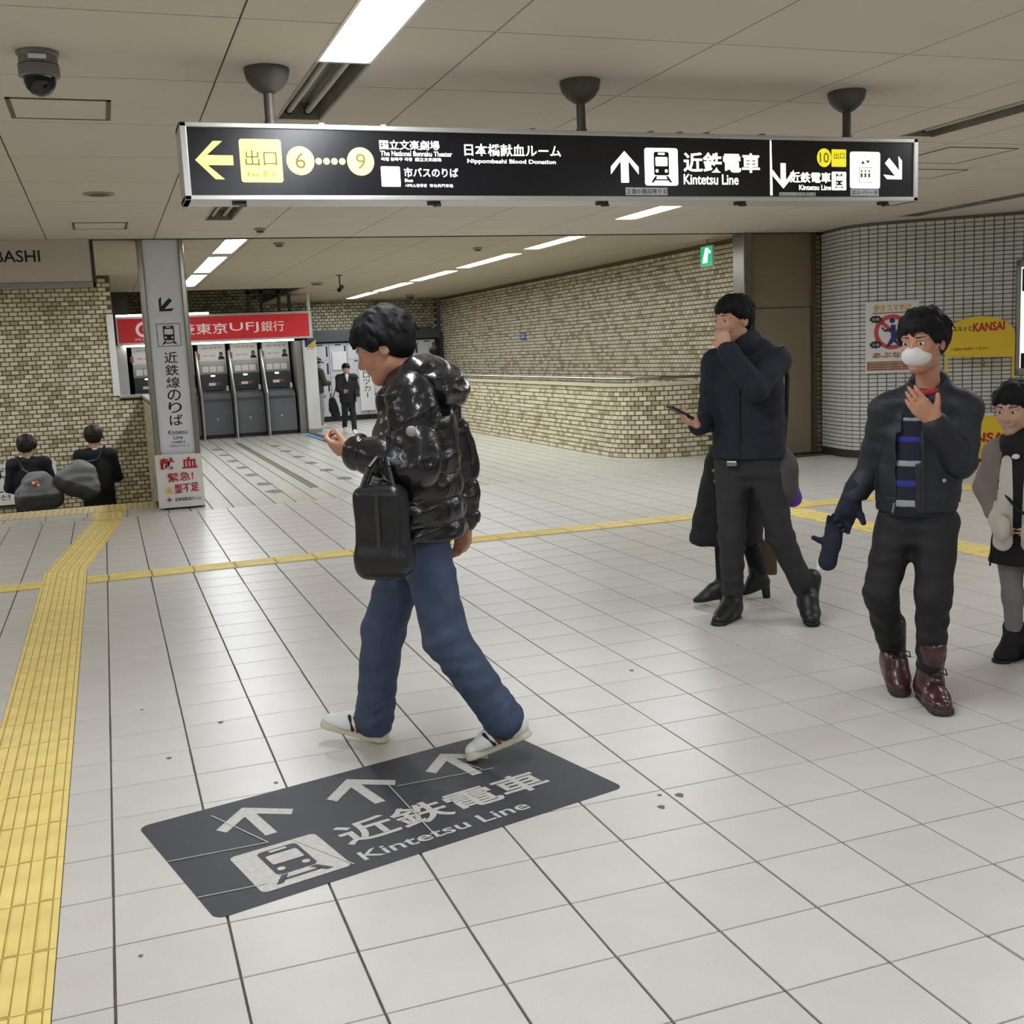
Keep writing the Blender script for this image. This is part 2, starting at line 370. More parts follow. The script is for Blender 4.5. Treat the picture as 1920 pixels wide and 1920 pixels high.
# tile-faced walls: bricks laid along a path in plan
BM = ['brick_a', 'brick_b', 'brick_c', 'brick_d']
class Path:
    def __init__(s, pts):
        s.p = [np.array(q, float) for q in pts]; s.l = [0]
        for a, b in zip(s.p[:-1], s.p[1:]): s.l.append(s.l[-1]+np.linalg.norm(b-a))
        s.L = s.l[-1]
    def at(s, t):
        t = min(max(t, 0), s.L); k = 0
        while k < len(s.p)-2 and t > s.l[k+1]: k += 1
        d = (s.p[k+1]-s.p[k])/(s.l[k+1]-s.l[k]); return s.p[k]+d*(t-s.l[k]), d
def chaikin(p, n=3):
    p = [np.array(q, float) for q in p]
    for _ in range(n):
        q = [p[0]]
        for a, b in zip(p[:-1], p[1:]): q += [a*.75+b*.25, a*.25+b*.75]
        p = q+[p[-1]]
    return p
def tiled_wall(name, piece, path, z0, z1, pu, pv, joint, mats, wts, mortar, nobj, bond=.5, t=.012, thick=.2, parent=None, side=1, margin=0, hole=None, backing=True):
    """pieces stand proud of a mortar sheet; side: +1 when the visible face is to the right of the path direction"""
    root = parent
    if root is None:
        m = MB(); N = max(1, len(path.p)-1)
        for a, b in zip(path.p[:-1], path.p[1:]):
            d = _n(b-a); n = np.array([d[1], -d[0]])*side
            q = [a, b, b-n*thick, a-n*thick]
            if side > 0: q = q[::-1]
            vs = [(*k, z0) for k in q]+[(*k, z1) for k in q]
            m.add(vs, [(0, 3, 2, 1), (4, 5, 6, 7), (0, 1, 5, 4), (1, 2, 6, 5), (2, 3, 7, 6), (3, 0, 4, 7)])
        root = m.obj(name, mortar, kind='structure')
    su, sv = pu-joint, pv-joint; meshes = []
    for q in mats:
        m = MB(); a, b, e = su/2, sv/2, .0025
        m.add([(-a, 0, -b), (a, 0, -b), (a, 0, b), (-a, 0, b), (-a+e, -t, -b+e), (a-e, -t, -b+e), (a-e, -t, b-e), (-a+e, -t, b-e)], [(0, 1, 5, 4), (1, 2, 6, 5), (2, 3, 7, 6), (3, 0, 4, 7), (4, 5, 6, 7)])
        meshes.append(m.mesh(piece, [q]))
    lst = []
    rows = int((z1-z0)/pv); cols = int(path.L/pu)+1
    for r in range(rows):
        for c in range(cols):
            s_ = (c+.5+(bond if r % 2 else 0))*pu
            if s_ > path.L-su/2 or s_ < su/2: continue
            p, d = path.at(s_); z = z0+(r+.5)*pv
            if hole and hole(p, z): continue
            n = np.array([d[1], -d[0]])*side
            lst.append((p[0], p[1], z, math.atan2(n[0], -n[1]), rng.choice(len(mats), p=wts), n))
    v = [q for q in lst if inview(q[:3], margin)]
    v.sort(key=lambda q: dist(q)); keep = set(id(q) for q in v[:nobj])
    m = MB()
    for q in lst:
        if id(q) in keep: inst(meshes[q[4]], piece, q[:3], root, rz=q[3])
        else:
            a, b, e = su/2, sv/2, .003; ca, sa = math.cos(q[3]), math.sin(q[3])
            P = [(-a, 0, -b), (a, 0, -b), (a, 0, b), (-a, 0, b), (-a+e, -t, -b+e), (a-e, -t, -b+e), (a-e, -t, b-e), (-a+e, -t, b-e)]
            m.add([(q[0]+x*ca-y*sa, q[1]+x*sa+y*ca, q[2]+z) for x, y, z in P], [(0, 1, 5, 4), (1, 2, 6, 5), (2, 3, 7, 6), (3, 0, 4, 7), (4, 5, 6, 7)], q[4])
    if m.v: m.obj(piece+'_field', mats, root, kind='stuff')
    return root
PU, PV = .112, .0615; BW = [.42, .3, .14, .14]
# stairwell wall facing the camera (visible side is towards -Y: path runs +X)
wl = MB().box((-3.2, 17, -1), (.19, 17.2, ZC)).box((.19, 17, -1), (.62, 17.2, 1.06)).obj('wall_left', 'mortar', kind='structure')
tiled_wall('wall_left', 'brick', Path([(-3.23, 17), (.62, 17)]), -1.0, ZC, PU, PV, .011, BM, BW, 'mortar', 300, parent=wl, hole=lambda p, z: p[0] > .14 and z > 1.04)
MB().box((.17, 16.94, 1.06), (.74, 17.22, 1.1)).obj('trim_1', 'grey_plate', bevel=.006, kind='structure')
tiled_wall('wall_stair_side', 'brick', Path([(.5, 17.0), (.5, 12.62)]), -1.0, 1.06, PU, PV, .011, BM, BW, 'mortar', 60, thick=.14, side=1)
MB().box((.47, 12.6, 1.06), (.7, 16.94, 1.1)).obj('trim_2', 'grey_plate', bevel=.006, kind='structure')
MB().box((.10, 16.96, 1.1), (.19, 17.05, 2.25)).obj('trim_3', 'white', kind='structure')
# low parapet wall with a rounded corner (visible side left/front)
lw = Path([(6.38, 25.9), (6.36, 14.2)]+[(6.36+.78*(1-math.cos(a)), 13.85-.78*math.sin(a)) for a in np.linspace(.1, math.pi/2, 12)]+[(7.56, 13.05)])
LW = tiled_wall('wall_low', 'brick', lw, 0, .945, PU, PV*1.02, .011, BM, BW, 'mortar', 300, side=1, thick=.16)
m = MB()
for a, b in zip(lw.p[:-1], lw.p[1:]):
    d = _n(b-a); n = np.array([d[1], -d[0]])
    q = [a+n*.03, b+n*.03, b-n*.18, a-n*.18][::-1]
    m.add([(*k, .945) for k in q]+[(*k, .985) for k in q], [(0, 3, 2, 1), (4, 5, 6, 7), (0, 1, 5, 4), (1, 2, 6, 5), (2, 3, 7, 6), (3, 0, 4, 7)])
m.obj('coping', 'brick_b', LW)
# tall brick wall behind the parapet, back wall
tiled_wall('wall_right', 'brick', Path([(7.76, 26.3), (7.76, 12.45)]), -1.2, ZC, PU, PV, .011, BM, [.36, .36, .14, .14], 'mortar', 300, side=1)
tiled_wall('wall_back', 'brick', Path([(-1, 26.6), (7.76, 26.6)]), 0, 3.4, PU*1.15, PV*1.15, .013, BM, BW, 'mortar', 0)
# white mosaic wall on the right, curving out of the shutter jamb
mpts = [(8.74, 12.2)]+chaikin([(8.62, 12.1), (8.5, 11.45), (8.72, 11.085), (9.4, 10.566)], 3)+[(13.0, 7.822)]
WM = tiled_wall('wall_right_tiled', 'tile', Path(mpts), .09, ZC, .105, .0485, .0085, ['mosaic'], [1], 'mosaic_grout', 300, bond=0, side=1)
m = MB()
for a, b in zip(mpts[:-1], mpts[1:]):
    a = np.array(a); b = np.array(b); d = _n(b-a); n = np.array([d[1], -d[0]])
    q = [a+n*.02, b+n*.02, b-n*.05, a-n*.05][::-1]
    m.add([(*k, 0) for k in q]+[(*k, .09) for k in q], [(0, 3, 2, 1), (4, 5, 6, 7), (0, 1, 5, 4), (1, 2, 6, 5), (2, 3, 7, 6), (3, 0, 4, 7)])
m.obj('baseboard_right', 'base_dark', kind='structure')
# shutter wall with fire door
d1 = MB().box((7.62, 12.28, 0), (8.56, 12.36, ZC)).obj('door_1', 'door_paint', kind='structure')
MB().box((7.705, 12.262, .015), (8.535, 12.29, 1.865)).obj('door_leaf', 'door_paint', d1, bevel=.003)
m = MB()
for a, b in (((7.695, 12.27, .01), (7.705, 12.3, 1.875)), ((8.535, 12.27, .01), (8.545, 12.3, 1.875)), ((7.695, 12.27, 1.865), (8.545, 12.3, 1.875))): m.box(a, b)
m.obj('door_gap', 'base_dark', d1)
MB().box((7.6, 12.2, -.003), (8.75, 12.4, .008)).obj('door_sill', 'dark_steel', d1)
MB().box((7.5, 12.16, 0), (7.62, 12.42, ZC)).obj('trim_4', 'steel', kind='structure', bevel=.01)
MB().box((8.555, 12.2, 0), (8.58, 12.4, ZC)).obj('trim_5', 'trim_brown', kind='structure')
tiled_wall('wall_jamb', 'brick', Path([(8.58, 12.3), (8.72, 12.3)]), 0, ZC, .132, PV, .011, ['brick_d', 'brick_b'], [.5, .5], 'mortar', 60, bond=0)
MB().box((8.7, 12.16, 0), (8.775, 12.4, ZC)).obj('trim_6', 'trim_brown', kind='structure', bevel=.008)
MB().box((8.775, 12.2, 0), (9.2, 12.9, ZC)).obj('wall_pier', 'void', kind='structure')

# ceiling: separate panels below a dark void, cut out for the light troughs
FIX = []     # (x0,x1,y0,y1,lit)
for y0, lit in ((2.62, 1), (3.83, 1), (5.04, 0)): FIX.append((.99, 1.222, y0, y0+1.2, lit))
for y0, lit in ((8.27, 1), (9.48, 0)): FIX.append((.985, 1.217, y0, y0+1.2, lit))  # segment hidden by the sign is set lit to brighten the mid floor
for y0, lit in ((3.87, 1), (5.08, 0)): FIX.append((5.08, 5.33, y0, y0+1.2, lit))  # out-of-frame segment is set lit to brighten the right side
for y0, lit in ((8.34, 1), (9.55, 1)): FIX.append((5.09, 5.33, y0, y0+1.2, lit))
for y0, lit in ((8.2, 0), (9.42, 0)): FIX.append((8.56, 8.79, y0, y0+1.2, lit))
for y0, y1 in ((12.36, 13.93), (14.4, 16.85), (17.3, 19.8)): FIX.append((1.33, 1.56, y0, y1, 1))
for y0, y1 in ((12.4, 13.95), (14.55, 16.95), (17.5, 19.8), (20.25, 22.7), (23.1, 25.4)): FIX.append((5.28, 5.5, y0, y1, 1))
for x in (-2.9, 1.0, 5.1):
    for y0 in (-5.9, -4.6, -1.7, -.45): FIX.append((x, x+.232, y0, y0+1.2, 1))  # unseen rows behind the camera, added to brighten the near floor
for q in ((8.56, 8.79, 3.9, 5.1, 1), (8.56, 8.79, 5.11, 6.3, 1), (-2.75, -2.52, 13.6, 16.0, 1), (8.56, 8.79, -1.7, .7, 1)): FIX.append(q)  # unseen lamps added to light the right side, the stairwell and the rear
FIX.append((-2.9, -2.668, 2.62, 3.82, 1)); FIX.append((-2.9, -2.668, 3.83, 5.03, 1)); FIX.append((-2.9, -2.668, 8.3, 9.5, 1))  # unseen left row, added for more light on the hall
ceil = MB().box((-6, -10, ZC+.12), (14, 20.9, ZC+.3)).box((3.58, 20.9, ZC+.12), (9, 27, ZC+.3)).obj('ceiling', 'void', kind='structure')
xs = [.6+1.0145*k for k in range(-6, 13)]; ys = [2.46+1.0*k for k in range(-12, 10)]+[12.2]
def panel(x0, x1, y0, y1, g=.004, mat='ceiling_panel'):
    R_ = [(x0+g, x1-g, y0+g, y1-g)]
    for f in FIX: R_ = subtract(R_, f[:4])
    m = MB(); cx, cy = (x0+x1)/2, (y0+y1)/2
    for a, b, c, d in R_: m.box((a-cx, c-cy, 0), (b-cx, d-cy, .012))
    if m.v: m.obj('ceiling_panel', mat, ceil, loc=(cx, cy, ZC))
ys2 = [k for k in ys if k < 11.9]+[12.2]
for a, b in zip(xs[:-1], xs[1:]):
    for c, d in zip(ys2[:-1], ys2[1:]): panel(a, b, c, d)
ys3 = [12.27]+[13.3+1.0*k for k in range(0, 8)]+[20.9]
xs3 = [-.42, .6, 1.61, 2.63, 3.6, 4.66, 5.67, 6.69, 7.76]
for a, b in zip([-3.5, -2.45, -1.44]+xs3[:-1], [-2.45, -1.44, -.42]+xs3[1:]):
    for c, d in zip(ys3[:-1], ys3[1:]): panel(a, b, c, d, mat='ceiling_far')
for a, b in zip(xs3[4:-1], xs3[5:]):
    for c, d in zip([20.9+.96*k for k in range(6)], [20.9+.96*(k+1) for k in range(6)]): panel(a, b, c, d, mat='ceiling_far')
MB().box((-6, 12.2, ZC+.004), (14, 12.27, ZC+.05)).obj('shutter_slot', 'void', ceil)
for y in (12.197, 12.262): MB().box((-6, y, ZC-.004), (8.7, y+.008, ZC+.02)).obj('slot_edge', 'dark_steel', ceil)
# raised dark bay above the cash machines
MB().box((-1, 20.9, 3.3), (3.58, 26.7, 3.4)).obj('ceiling_recess', 'void', kind='structure')
MB().box((-1, 20.88, ZC+.0), (3.6, 20.94, 3.3)).box((3.55, 20.9, ZC), (3.62, 26.5, 3.3)).obj('wall_recess', 'grey_plate', kind='structure')
MB().box((-1.05, 20.9, 0), (-.95, 26.7, 3.3)).obj('wall_recess_side', 'void', kind='structure')
# enclosing walls the photograph does not reach
MB().box((-6.2, -10, 0), (-6, 13, 3)).obj('wall_near_left', 'mosaic', kind='structure')
MB().box((-6, -10.2, 0), (14, -10, 3)).obj('wall_near_back', 'mosaic', kind='structure')
MB().box((13, -10, 0), (13.2, 8, 3)).obj('wall_near_right', 'mosaic', kind='structure')
MB().box((-4.2, 13, -1.2), (-4, 17.2, 3)).obj('wall_stair_end', 'brick_b', kind='structure')
MB().box((-6.2, 12.9, 0), (-4, 13.1, 3)).obj('wall_stair_flank', 'mosaic', kind='structure')
# ------------------------------------------------------------ ceiling lights
def light_name(f):
    cx, cy = (f[0]+f[1])/2, (f[2]+f[3])/2
    if not inview((cx, cy, ZC), 120): return None
    return cx, cy
def fixture(f, label, group=None):
    x0, x1, y0, y1, lit = f; cx, cy = (x0+x1)/2, (y0+y1)/2
    r = empty('ceiling_light', (cx, cy, ZC), label=label, cat='ceiling light', group=group); a, b = (x1-x0)/2, (y1-y0)/2; t = .008; D = .085
    m = MB()
    m.box((-a, -b, 0), (-a+t, b, D)).box((a-t, -b, 0), (a, b, D)).box((-a, -b, 0), (a, -b+t, D)).box((-a, b-t, 0), (a, b, D))
    m.box((-a-.008, -b, -.003), (-a+.004, b, .002)).box((a-.004, -b, -.003), (a+.008, b, .002)).obj('housing', 'alu' if lit else 'reflector', r)
    if lit: MB().add([(-a+t, -b+t, .012), (-a+t, b-t, .012), (a-t, b-t, .012), (a-t, -b+t, .012)], [(0, 1, 2, 3)]).obj('diffuser', 'lamp', r)
    else:
        MB().box((-a, -b, D), (a, b, D+.01)).obj('reflector_tray', 'reflector', r)
        for s in (-.05, .05):
            MB().cyl((s, -b+.035, .042), (s, b-.035, .042), .0165, n=12).obj('tube', 'tube_off', r, smooth='auto')
            for e in (-1, 1): MB().cyl((s, e*(b-.035), .042), (s, e*(b-.012), .042), .021, n=12).obj('lamp_socket', 'dark_steel', r)
    return r
LBL = {0: 'lit ceiling light just outside the top edge, before the brightest one',
       1: 'brightest near ceiling light, its lit end just above the hanging sign',
       2: 'unlit twin tube trough right behind the first sign hanger', 4: 'unlit tube fixture showing just below the left end of the hanging sign', 3: 'tube fixture hidden behind the left part of the sign, lit to brighten the mid floor',
       5: 'unseen ceiling light past the top right corner, lit to brighten the right side', 6: 'unlit ceiling trough ending just above the right end of the sign',
       7: 'lit ceiling light hidden behind the right half of the sign', 8: 'lit ceiling light showing right below the hanging sign',
       9: 'unlit slim ceiling trough close above the white tiled wall, nearer one', 10: 'unlit slim ceiling trough above the white tiled wall, farther one',
       11: 'lit ceiling light right of the sign pillar, nearest of its three', 12: 'lit ceiling light right of the sign pillar, middle of its three', 13: 'lit ceiling light right of the sign pillar, farthest of its three',
       14: 'lit light in the long row by the brick wall, first from the shutter line', 15: 'lit light in the long row by the brick wall, second from the shutter line', 16: 'lit light in the long row by the brick wall, third from the shutter line',
       17: 'lit light in the long row by the brick wall, fourth from the shutter line', 18: 'lit light in the long row by the brick wall, farthest one'}
for i, f in enumerate(FIX): fixture(f, LBL.get(i, 'lit ceiling light out of view, added to brighten the hall'), 'added ceiling lights out of view' if i not in LBL else 'ceiling lights')

# ------------------------------------------------------------ overhead direction sign
SY = 5.05; S = empty('overhead_sign', (0, 0, 0), label='long black backlit direction sign in a silver frame hanging from the ceiling', cat='sign')
sx0, sx1, sz0, sz1 = .39, 4.195, 2.207, 2.53
MB().box((sx0+.015, SY+.008, sz0+.012), (sx1-.015, SY+.2, sz1-.012)).obj('sign_body', 'alu', S)
m = MB(); e = .03
for a, b in (((sx0, SY-.005, sz0), (sx1, SY+.21, sz0+.022)), ((sx0, SY-.005, sz1-.022), (sx1, SY+.21, sz1)), ((sx0, SY-.005, sz0), (sx0+e, SY+.21, sz1)), ((sx1-e, SY-.005, sz0), (sx1, SY+.21, sz1))):
    MB().box(a, b).obj('frame_bar', 'alu', S, bevel=.004)
MB().box((sx0+e, SY+.003, sz0+.022), (sx1-e, SY+.009, sz1-.022)).obj('face_panel', 'black_panel', S)
SO = (0, SY+.003, 0)
def sp(name, pts, mat, off=.002): MB().poly(pts, SO, X_, Z_, off).obj(name, mat, S)
sp('arrow_symbol', arrow(.525, 2.374, .158, 90, .26), 'glow_yellow')
sp('exit_square', rrect(.633, .812, 2.283, 2.464, .012), 'glow_yellow')
text('exit_lettering', '出口', 'sign_ink', S, SO, X_, Z_, (.655, .79, 2.352, 2.418), off=.004)
text('exit_lettering', 'Exit 출구', 'sign_ink', S, SO, X_, Z_, (.662, .782, 2.306, 2.33), off=.004)
for cx, d in ((.892, '6'), (1.16, '9')):
    sp('number_disc', disc(cx, 2.376, .061), 'glow_yellow'); text('number_lettering', d, 'sign_ink', S, SO, X_, Z_, (cx-.022, cx+.022, 2.343, 2.41), off=.004)
for k in range(4): sp('dot', disc(.972+.035*k, 2.375, .0145, 14), 'glow_yellow')
text('lettering', '国立文楽劇場', 'glow_white', S, SO, X_, Z_, (1.25, 1.53, 2.429, 2.471), bold=.012)
text('lettering', 'The National Bunraku Theater', 'glow_white', S, SO, X_, Z_, (1.252, 1.588, 2.402, 2.424), bold=.012)
text('lettering', '국립 분라쿠 극장  国立文乐剧场', 'glow_white', S, SO, X_, Z_, (1.254, 1.535, 2.38, 2.396), bold=.01)
sp('bus_square', rrect(1.25, 1.338, 2.268, 2.356, .005), 'glow_white')
text('lettering', '市バスのりば', 'glow_white', S, SO, X_, Z_, (1.356, 1.613, 2.31, 2.352), bold=.014)
text('lettering', 'Bus', 'glow_white', S, SO, X_, Z_, (1.358, 1.396, 2.289, 2.303), bold=.02)
text('lettering', '시버스정류장  市公共汽车站', 'glow_white', S, SO, X_, Z_, (1.358, 1.585, 2.266, 2.281))
text('lettering', '日本橋献血ルーム', 'glow_white', S, SO, X_, Z_, (1.648, 2.128, 2.407, 2.462), bold=.012)
text('lettering', 'Nippombashi Blood Donation', 'glow_white', S, SO, X_, Z_, (1.66, 2.1, 2.37, 2.394), bold=.016)
sp('arrow_symbol', arrow(2.46, 2.367, .148, 0, .28), 'glow_white')
train(S, SO, X_, Z_, (2.568, 2.75, 2.28, 2.458), 'black', 'glow_white', off=.002)
text('lettering', '近鉄電車', 'glow_white', S, SO, X_, Z_, (2.781, 3.217, 2.345, 2.441), bold=.022)
text('lettering', 'Kintetsu Line', 'glow_white', S, SO, X_, Z_, (2.781, 3.092, 2.286, 2.336), bold=.014)
sp('note_strip', [(2.461, 2.234), (2.689, 2.234), (2.689, 2.27), (2.461, 2.27)], 'paper_grey', .0015)
text('note_lettering', '正面の階段降りる', 'ink', S, SO, X_, Z_, (2.466, 2.684, 2.24, 2.264), off=.003)
sp('divider', [(3.277, 2.235), (3.291, 2.235), (3.286, 2.505), (3.278, 2.505)], 'glow_white')
sp('arrow_symbol', arrow(3.355, 2.332, .125, 180, .24), 'glow_white')
sp('number_disc', disc(3.603, 2.425, .044, 24, .047), 'glow_yellow2'); text('number_lettering', '10', 'sign_ink', S, SO, X_, Z_, (3.575, 3.63, 2.4, 2.45), off=.004)
sp('exit_square', rrect(3.648, 3.739, 2.38, 2.468, .005), 'glow_yellow2'); text('exit_lettering', '出口', 'sign_ink', S, SO, X_, Z_, (3.662, 3.728, 2.42, 2.452), off=.004)
text('lettering', '近鉄電車', 'glow_white', S, SO, X_, Z_, (3.395, 3.643, 2.298, 2.352), bold=.02)
text('lettering', 'Kintetsu Line', 'glow_white', S, SO, X_, Z_, (3.45, 3.645, 2.262, 2.288), bold=.014)
train(S, SO, X_, Z_, (3.65, 3.739, 2.262, 2.355), 'black', 'glow_white', off=.002)
sp('elevator_square', rrect(3.763, 3.952, 2.272, 2.458, .012), 'glow_white')
m = MB()
for k in (-1, 0, 1): m.poly(disc(3.858+k*.024, 2.36, .006, 10), SO, X_, Z_, .004).poly(rrect(3.851+k*.024, 3.865+k*.024, 2.327, 2.35, .003), SO, X_, Z_, .004)
m.poly([(3.842, 2.415), (3.828, 2.396), (3.856, 2.396)][::-1], SO, X_, Z_, .004).poly([(3.874, 2.396), (3.888, 2.415), (3.86, 2.415)], SO, X_, Z_, .004)
for a, b in (((3.818, 2.3), (3.898, 2.304)), ((3.818, 2.376), (3.898, 2.38)), ((3.818, 2.3), (3.822, 2.38)), ((3.894, 2.3), (3.898, 2.38))): m.poly([a, (b[0], a[1]), b, (a[0], b[1])], SO, X_, Z_, .004)
m.obj('elevator_symbol', 'sign_ink', S)
sp('note_strip', [(3.765, 2.233), (3.945, 2.233), (3.945, 2.268), (3.765, 2.268)], 'paper_grey', .0015)
text('note_lettering', 'エレベータ', 'ink', S, SO, X_, Z_, (3.772, 3.938, 2.24, 2.262), off=.003)
sp('note_strip', [(3.33, 2.233), (3.55, 2.233), (3.55, 2.25), (3.33, 2.25)], 'paper_grey', .0015)
text('note_lettering', 'エレベータで降りる', 'ink', S, SO, X_, Z_, (3.335, 3.545, 2.235, 2.248), off=.003)
sp('arrow_symbol', arrow(4.045, 2.368, .135, -135, .28), 'glow_white')
for x in (.62, 1.5, 2.35, 3.12, 4.0): MB().box((x-.03, SY+.03, sz0-.016), (x+.03, SY+.05, sz0)).box((x+.0, SY+.02, sz0-.022), (x+.03, SY+.05, sz0-.012)).obj('latch', 'dark_steel', S)
for k, x in enumerate((1.0, 1.28, 2.0, 2.62, 2.78, 2.93, 3.25)): MB().box((x-.012, SY+.02, sz1), (x+.012, SY+.16, sz1+.012)).obj('top_clip', 'reflector', S)
for x in (.795, 2.30, 3.845):
    c = (x, 5.19, 0)
    MB().lathe((x, 5.19, ZC), [(.0, -.001), (.1, -.001), (.1, -.012), (.092, -.045), (.07, -.075), (.04, -.098), (.026, -.105), (.0, -.105)], 24).obj('ceiling_cup', 'bracket_paint', S, smooth='auto')
    MB().cyl((x, 5.19, ZC-.1), (x, 5.19, sz1+.012), .022, n=14).obj('hanger_rod', 'bracket_paint', S, smooth='auto')
    MB().lathe((x, 5.19, sz1), [(.045, 0), (.045, .012), (.028, .016), (.026, .035)], 18).obj('rod_flange', 'bracket_paint', S, smooth='auto')

# ------------------------------------------------------------ ceiling furniture
c = empty('dome_camera', (-.135, 5.07, ZC), label='grey dome security camera on the ceiling at the upper left', cat='camera')
MB().lathe((0, 0, 0), [(0, -.001), (.082, -.001), (.082, -.01), (.074, -.02), (.075, -.052), (.079, -.054), (.079, -.095), (.062, -.1), (0, -.1)], 32).obj('camera_body', 'cam_grey', c, smooth='auto')
MB().lathe((0, 0, -.098), [(.063, 0), (.062, -.02), (.053, -.045), (.035, -.064), (.012, -.073), (.0005, -.074)], 28).obj('dome_glass', 'smoke_glass', c, smooth=True)
MB().lathe((0, 0, -.055), [(.0796, 0), (.0796, .003)], 32).obj('seam_ring', 'black', c)
MB().box((-.034, -.083, -.042), (.034, -.074, -.026)).obj('rating_label', 'paper_grey', c)
def hatch(x0, x1, y0, y1, label, slim=False):
    cx, cy = (x0+x1)/2, (y0+y1)/2; r = empty('ceiling_hatch', (cx, cy, ZC), label=label, cat='hatch', group='ceiling hatches'); a, b = (x1-x0)/2, (y1-y0)/2; t = .008 if slim else .022
    for p, q in (((-a, -b), (a, -b+t*.55)), ((-a, b-t*.55), (a, b)), ((-a, -b), (-a+t, b)), ((a-t, -b), (a, b))):
        MB().box((p[0], p[1], -.005), (q[0], q[1], .003)).obj('frame_bar', 'trim_brown', r)
    MB().box((-a+t, -b+t*.55, -.0025), (a-t, b-t*.55, .001)).obj('hatch_panel', 'ceiling_panel', r)
hatch(-.32, .151, 5.9, 6.36, 'brown framed square ceiling hatch right below the dome camera')
hatch(-.148, .325, 10.79, 11.29, 'brown framed ceiling hatch near the shutter line above the pillar')
hatch(5.76, 6.38, 6.6, 7.24, 'thin lined ceiling hatch right of the sign, upper one', True)
hatch(6.12, 6.75, 7.52, 7.96, 'thin lined ceiling hatch right of the sign, lower one', True)
s = empty('ceiling_speaker', (.084, 9.02, ZC), label='round flush ceiling speaker left of the hanging sign', cat='speaker')
MB().lathe((0, 0, 0), [(0, -.004), (.075, -.004), (.075, -.009), (.105, -.01), (.112, -.004), (.112, 0)], 32).obj('speaker_ring', 'grey_plate', s, smooth='auto')
MB().lathe((0, 0, -.0095), [(.076, 0), (.06, -.006), (.03, -.01), (.0005, -.011)], 24).obj('speaker_grille', 'trim_brown', s, smooth=True)
def detector(x, y, label, r=.055):
    d = empty('smoke_detector', (x, y, ZC), label=label, cat='smoke detector', group='smoke detectors')
    MB().lathe((0, 0, 0), [(r, 0), (r, -.018), (r*.7, -.024)], 20).obj('detector_base', 'grey_plate', d, smooth='auto')
    MB().lathe((0, 0, -.022), [(r*.7, 0), (r*.62, -.02), (r*.3, -.026), (.0005, -.026)], 20).obj('sensor_head', 'trim_brown', d, smooth='auto')
detector(1.56, 11.33, 'small smoke detector below the left half of the hanging sign')
detector(1.95, 12.75, 'tiny smoke detector just past the shutter line, over the pillar side', .06)
detector(4.55, 13.6, 'tiny ceiling detector beside the far right light row', .06)
detector(3.6, 19.6, 'tiny ceiling vent disc in front of the cash machine bay', .12)
d = empty('dome_camera', (6.5, 24.3, ZC), label='tiny far dome camera on the ceiling near the back brick wall', cat='camera')
MB().lathe((0, 0, 0), [(.1, 0), (.1, -.05), (.08, -.055), (.0005, -.055)], 20).obj('camera_body', 'grey_plate', d, smooth='auto')
MB().lathe((0, 0, -.05), [(.08, 0), (.06, -.05), (.0005, -.07)], 16).obj('dome_glass', 'smoke_glass', d, smooth=True)
d = empty('bullet_camera', (3.65, 17.9, ZC), label='small bullet security camera hanging on a rod over the inner concourse', cat='camera')
MB().lathe((0, 0, 0), [(.05, 0), (.05, -.01), (.012, -.015)], 14).cyl((0, 0, -.01), (0, 0, -.17), .011, n=8).obj('mount_rod', 'dark_steel', d)
MB().cyl((.05, .08, -.18), (-.04, -.1, -.24), .034, n=14).obj('camera_body', 'dark_steel', d, smooth='auto')
MB().cyl((-.04, -.1, -.24), (-.045, -.11, -.243), .026, n=14).obj('lens', 'smoke_glass', d)

# ------------------------------------------------------------ sign pillar and hanging boards
PL = MB().box((.44, 12.26, 0), (.855, 12.6, ZC)).obj('pillar', 'reflector', kind='structure', label='square steel edged pillar at the head of the stairs', bevel=.01)
for x in (.425, .83): MB().box((x, 12.2, 0), (x+.055, 12.42, ZC)).obj('steel_edge', 'steel', PL, bevel=.012)
ps = empty('pillar_sign', (.655, 12.25, 0), label='tall grey sign face on the pillar with arrow, train symbol and black lettering', cat='sign')
PO = (0, 12.23, 0)
def onps(o): o.location = (-.655, -12.25, 0); return o
onps(MB().box((.482, 12.23, .55), (.83, 12.262, ZC-.005)).obj('sign_face', 'paper_grey', ps))
onps(MB().poly(arrow(.655, 2.12, .17, 135, .24), PO, X_, Z_, .003).obj('arrow_symbol', 'ink', ps))
m = MB(); out = rrect(.55, .786, 1.70, 1.935, .015); inn = rrect(.555, .781, 1.705, 1.93, .013)
for i in range(len(out)): j = (i+1) % len(out); m.poly([out[i], out[j], inn[j], inn[i]], PO, X_, Z_, .003)
onps(m.obj('pictogram_outline', 'ink', ps))
k0 = set(ps.children); train(ps, PO, X_, Z_, (.55, .786, 1.70, 1.935), 'ink', 'paper_grey', off=.003, back=False)
for o in ps.children:
    if o not in k0: onps(o)
onps(vtext('lettering', '近鉄線のりば', 'ink', ps, PO, X_, Z_, (.6, .735, .87, 1.65), bold=.008))
onps(text('lettering', 'Kintetsu', 'ink', ps, PO, X_, Z_, (.575, .765, .785, .83), bold=.006)); onps(text('lettering', 'Line', 'ink', ps, PO, X_, Z_, (.625, .715, .733, .775), bold=.006))
onps(text('lettering', '近鉄線乗车处', 'ink', ps, PO, X_, Z_, (.605, .74, .688, .715))); onps(text('lettering', '긴테쓰선 타는 곳', 'ink', ps, PO, X_, Z_, (.572, .775, .65, .678)))
bp = empty('blood_poster', (.65, 12.18, 0), label='white blood donation poster with red lettering wrapped round the pillar foot', cat='poster')
BO = (-.65, 0, 0); by = -.006
m = MB(); N = 14
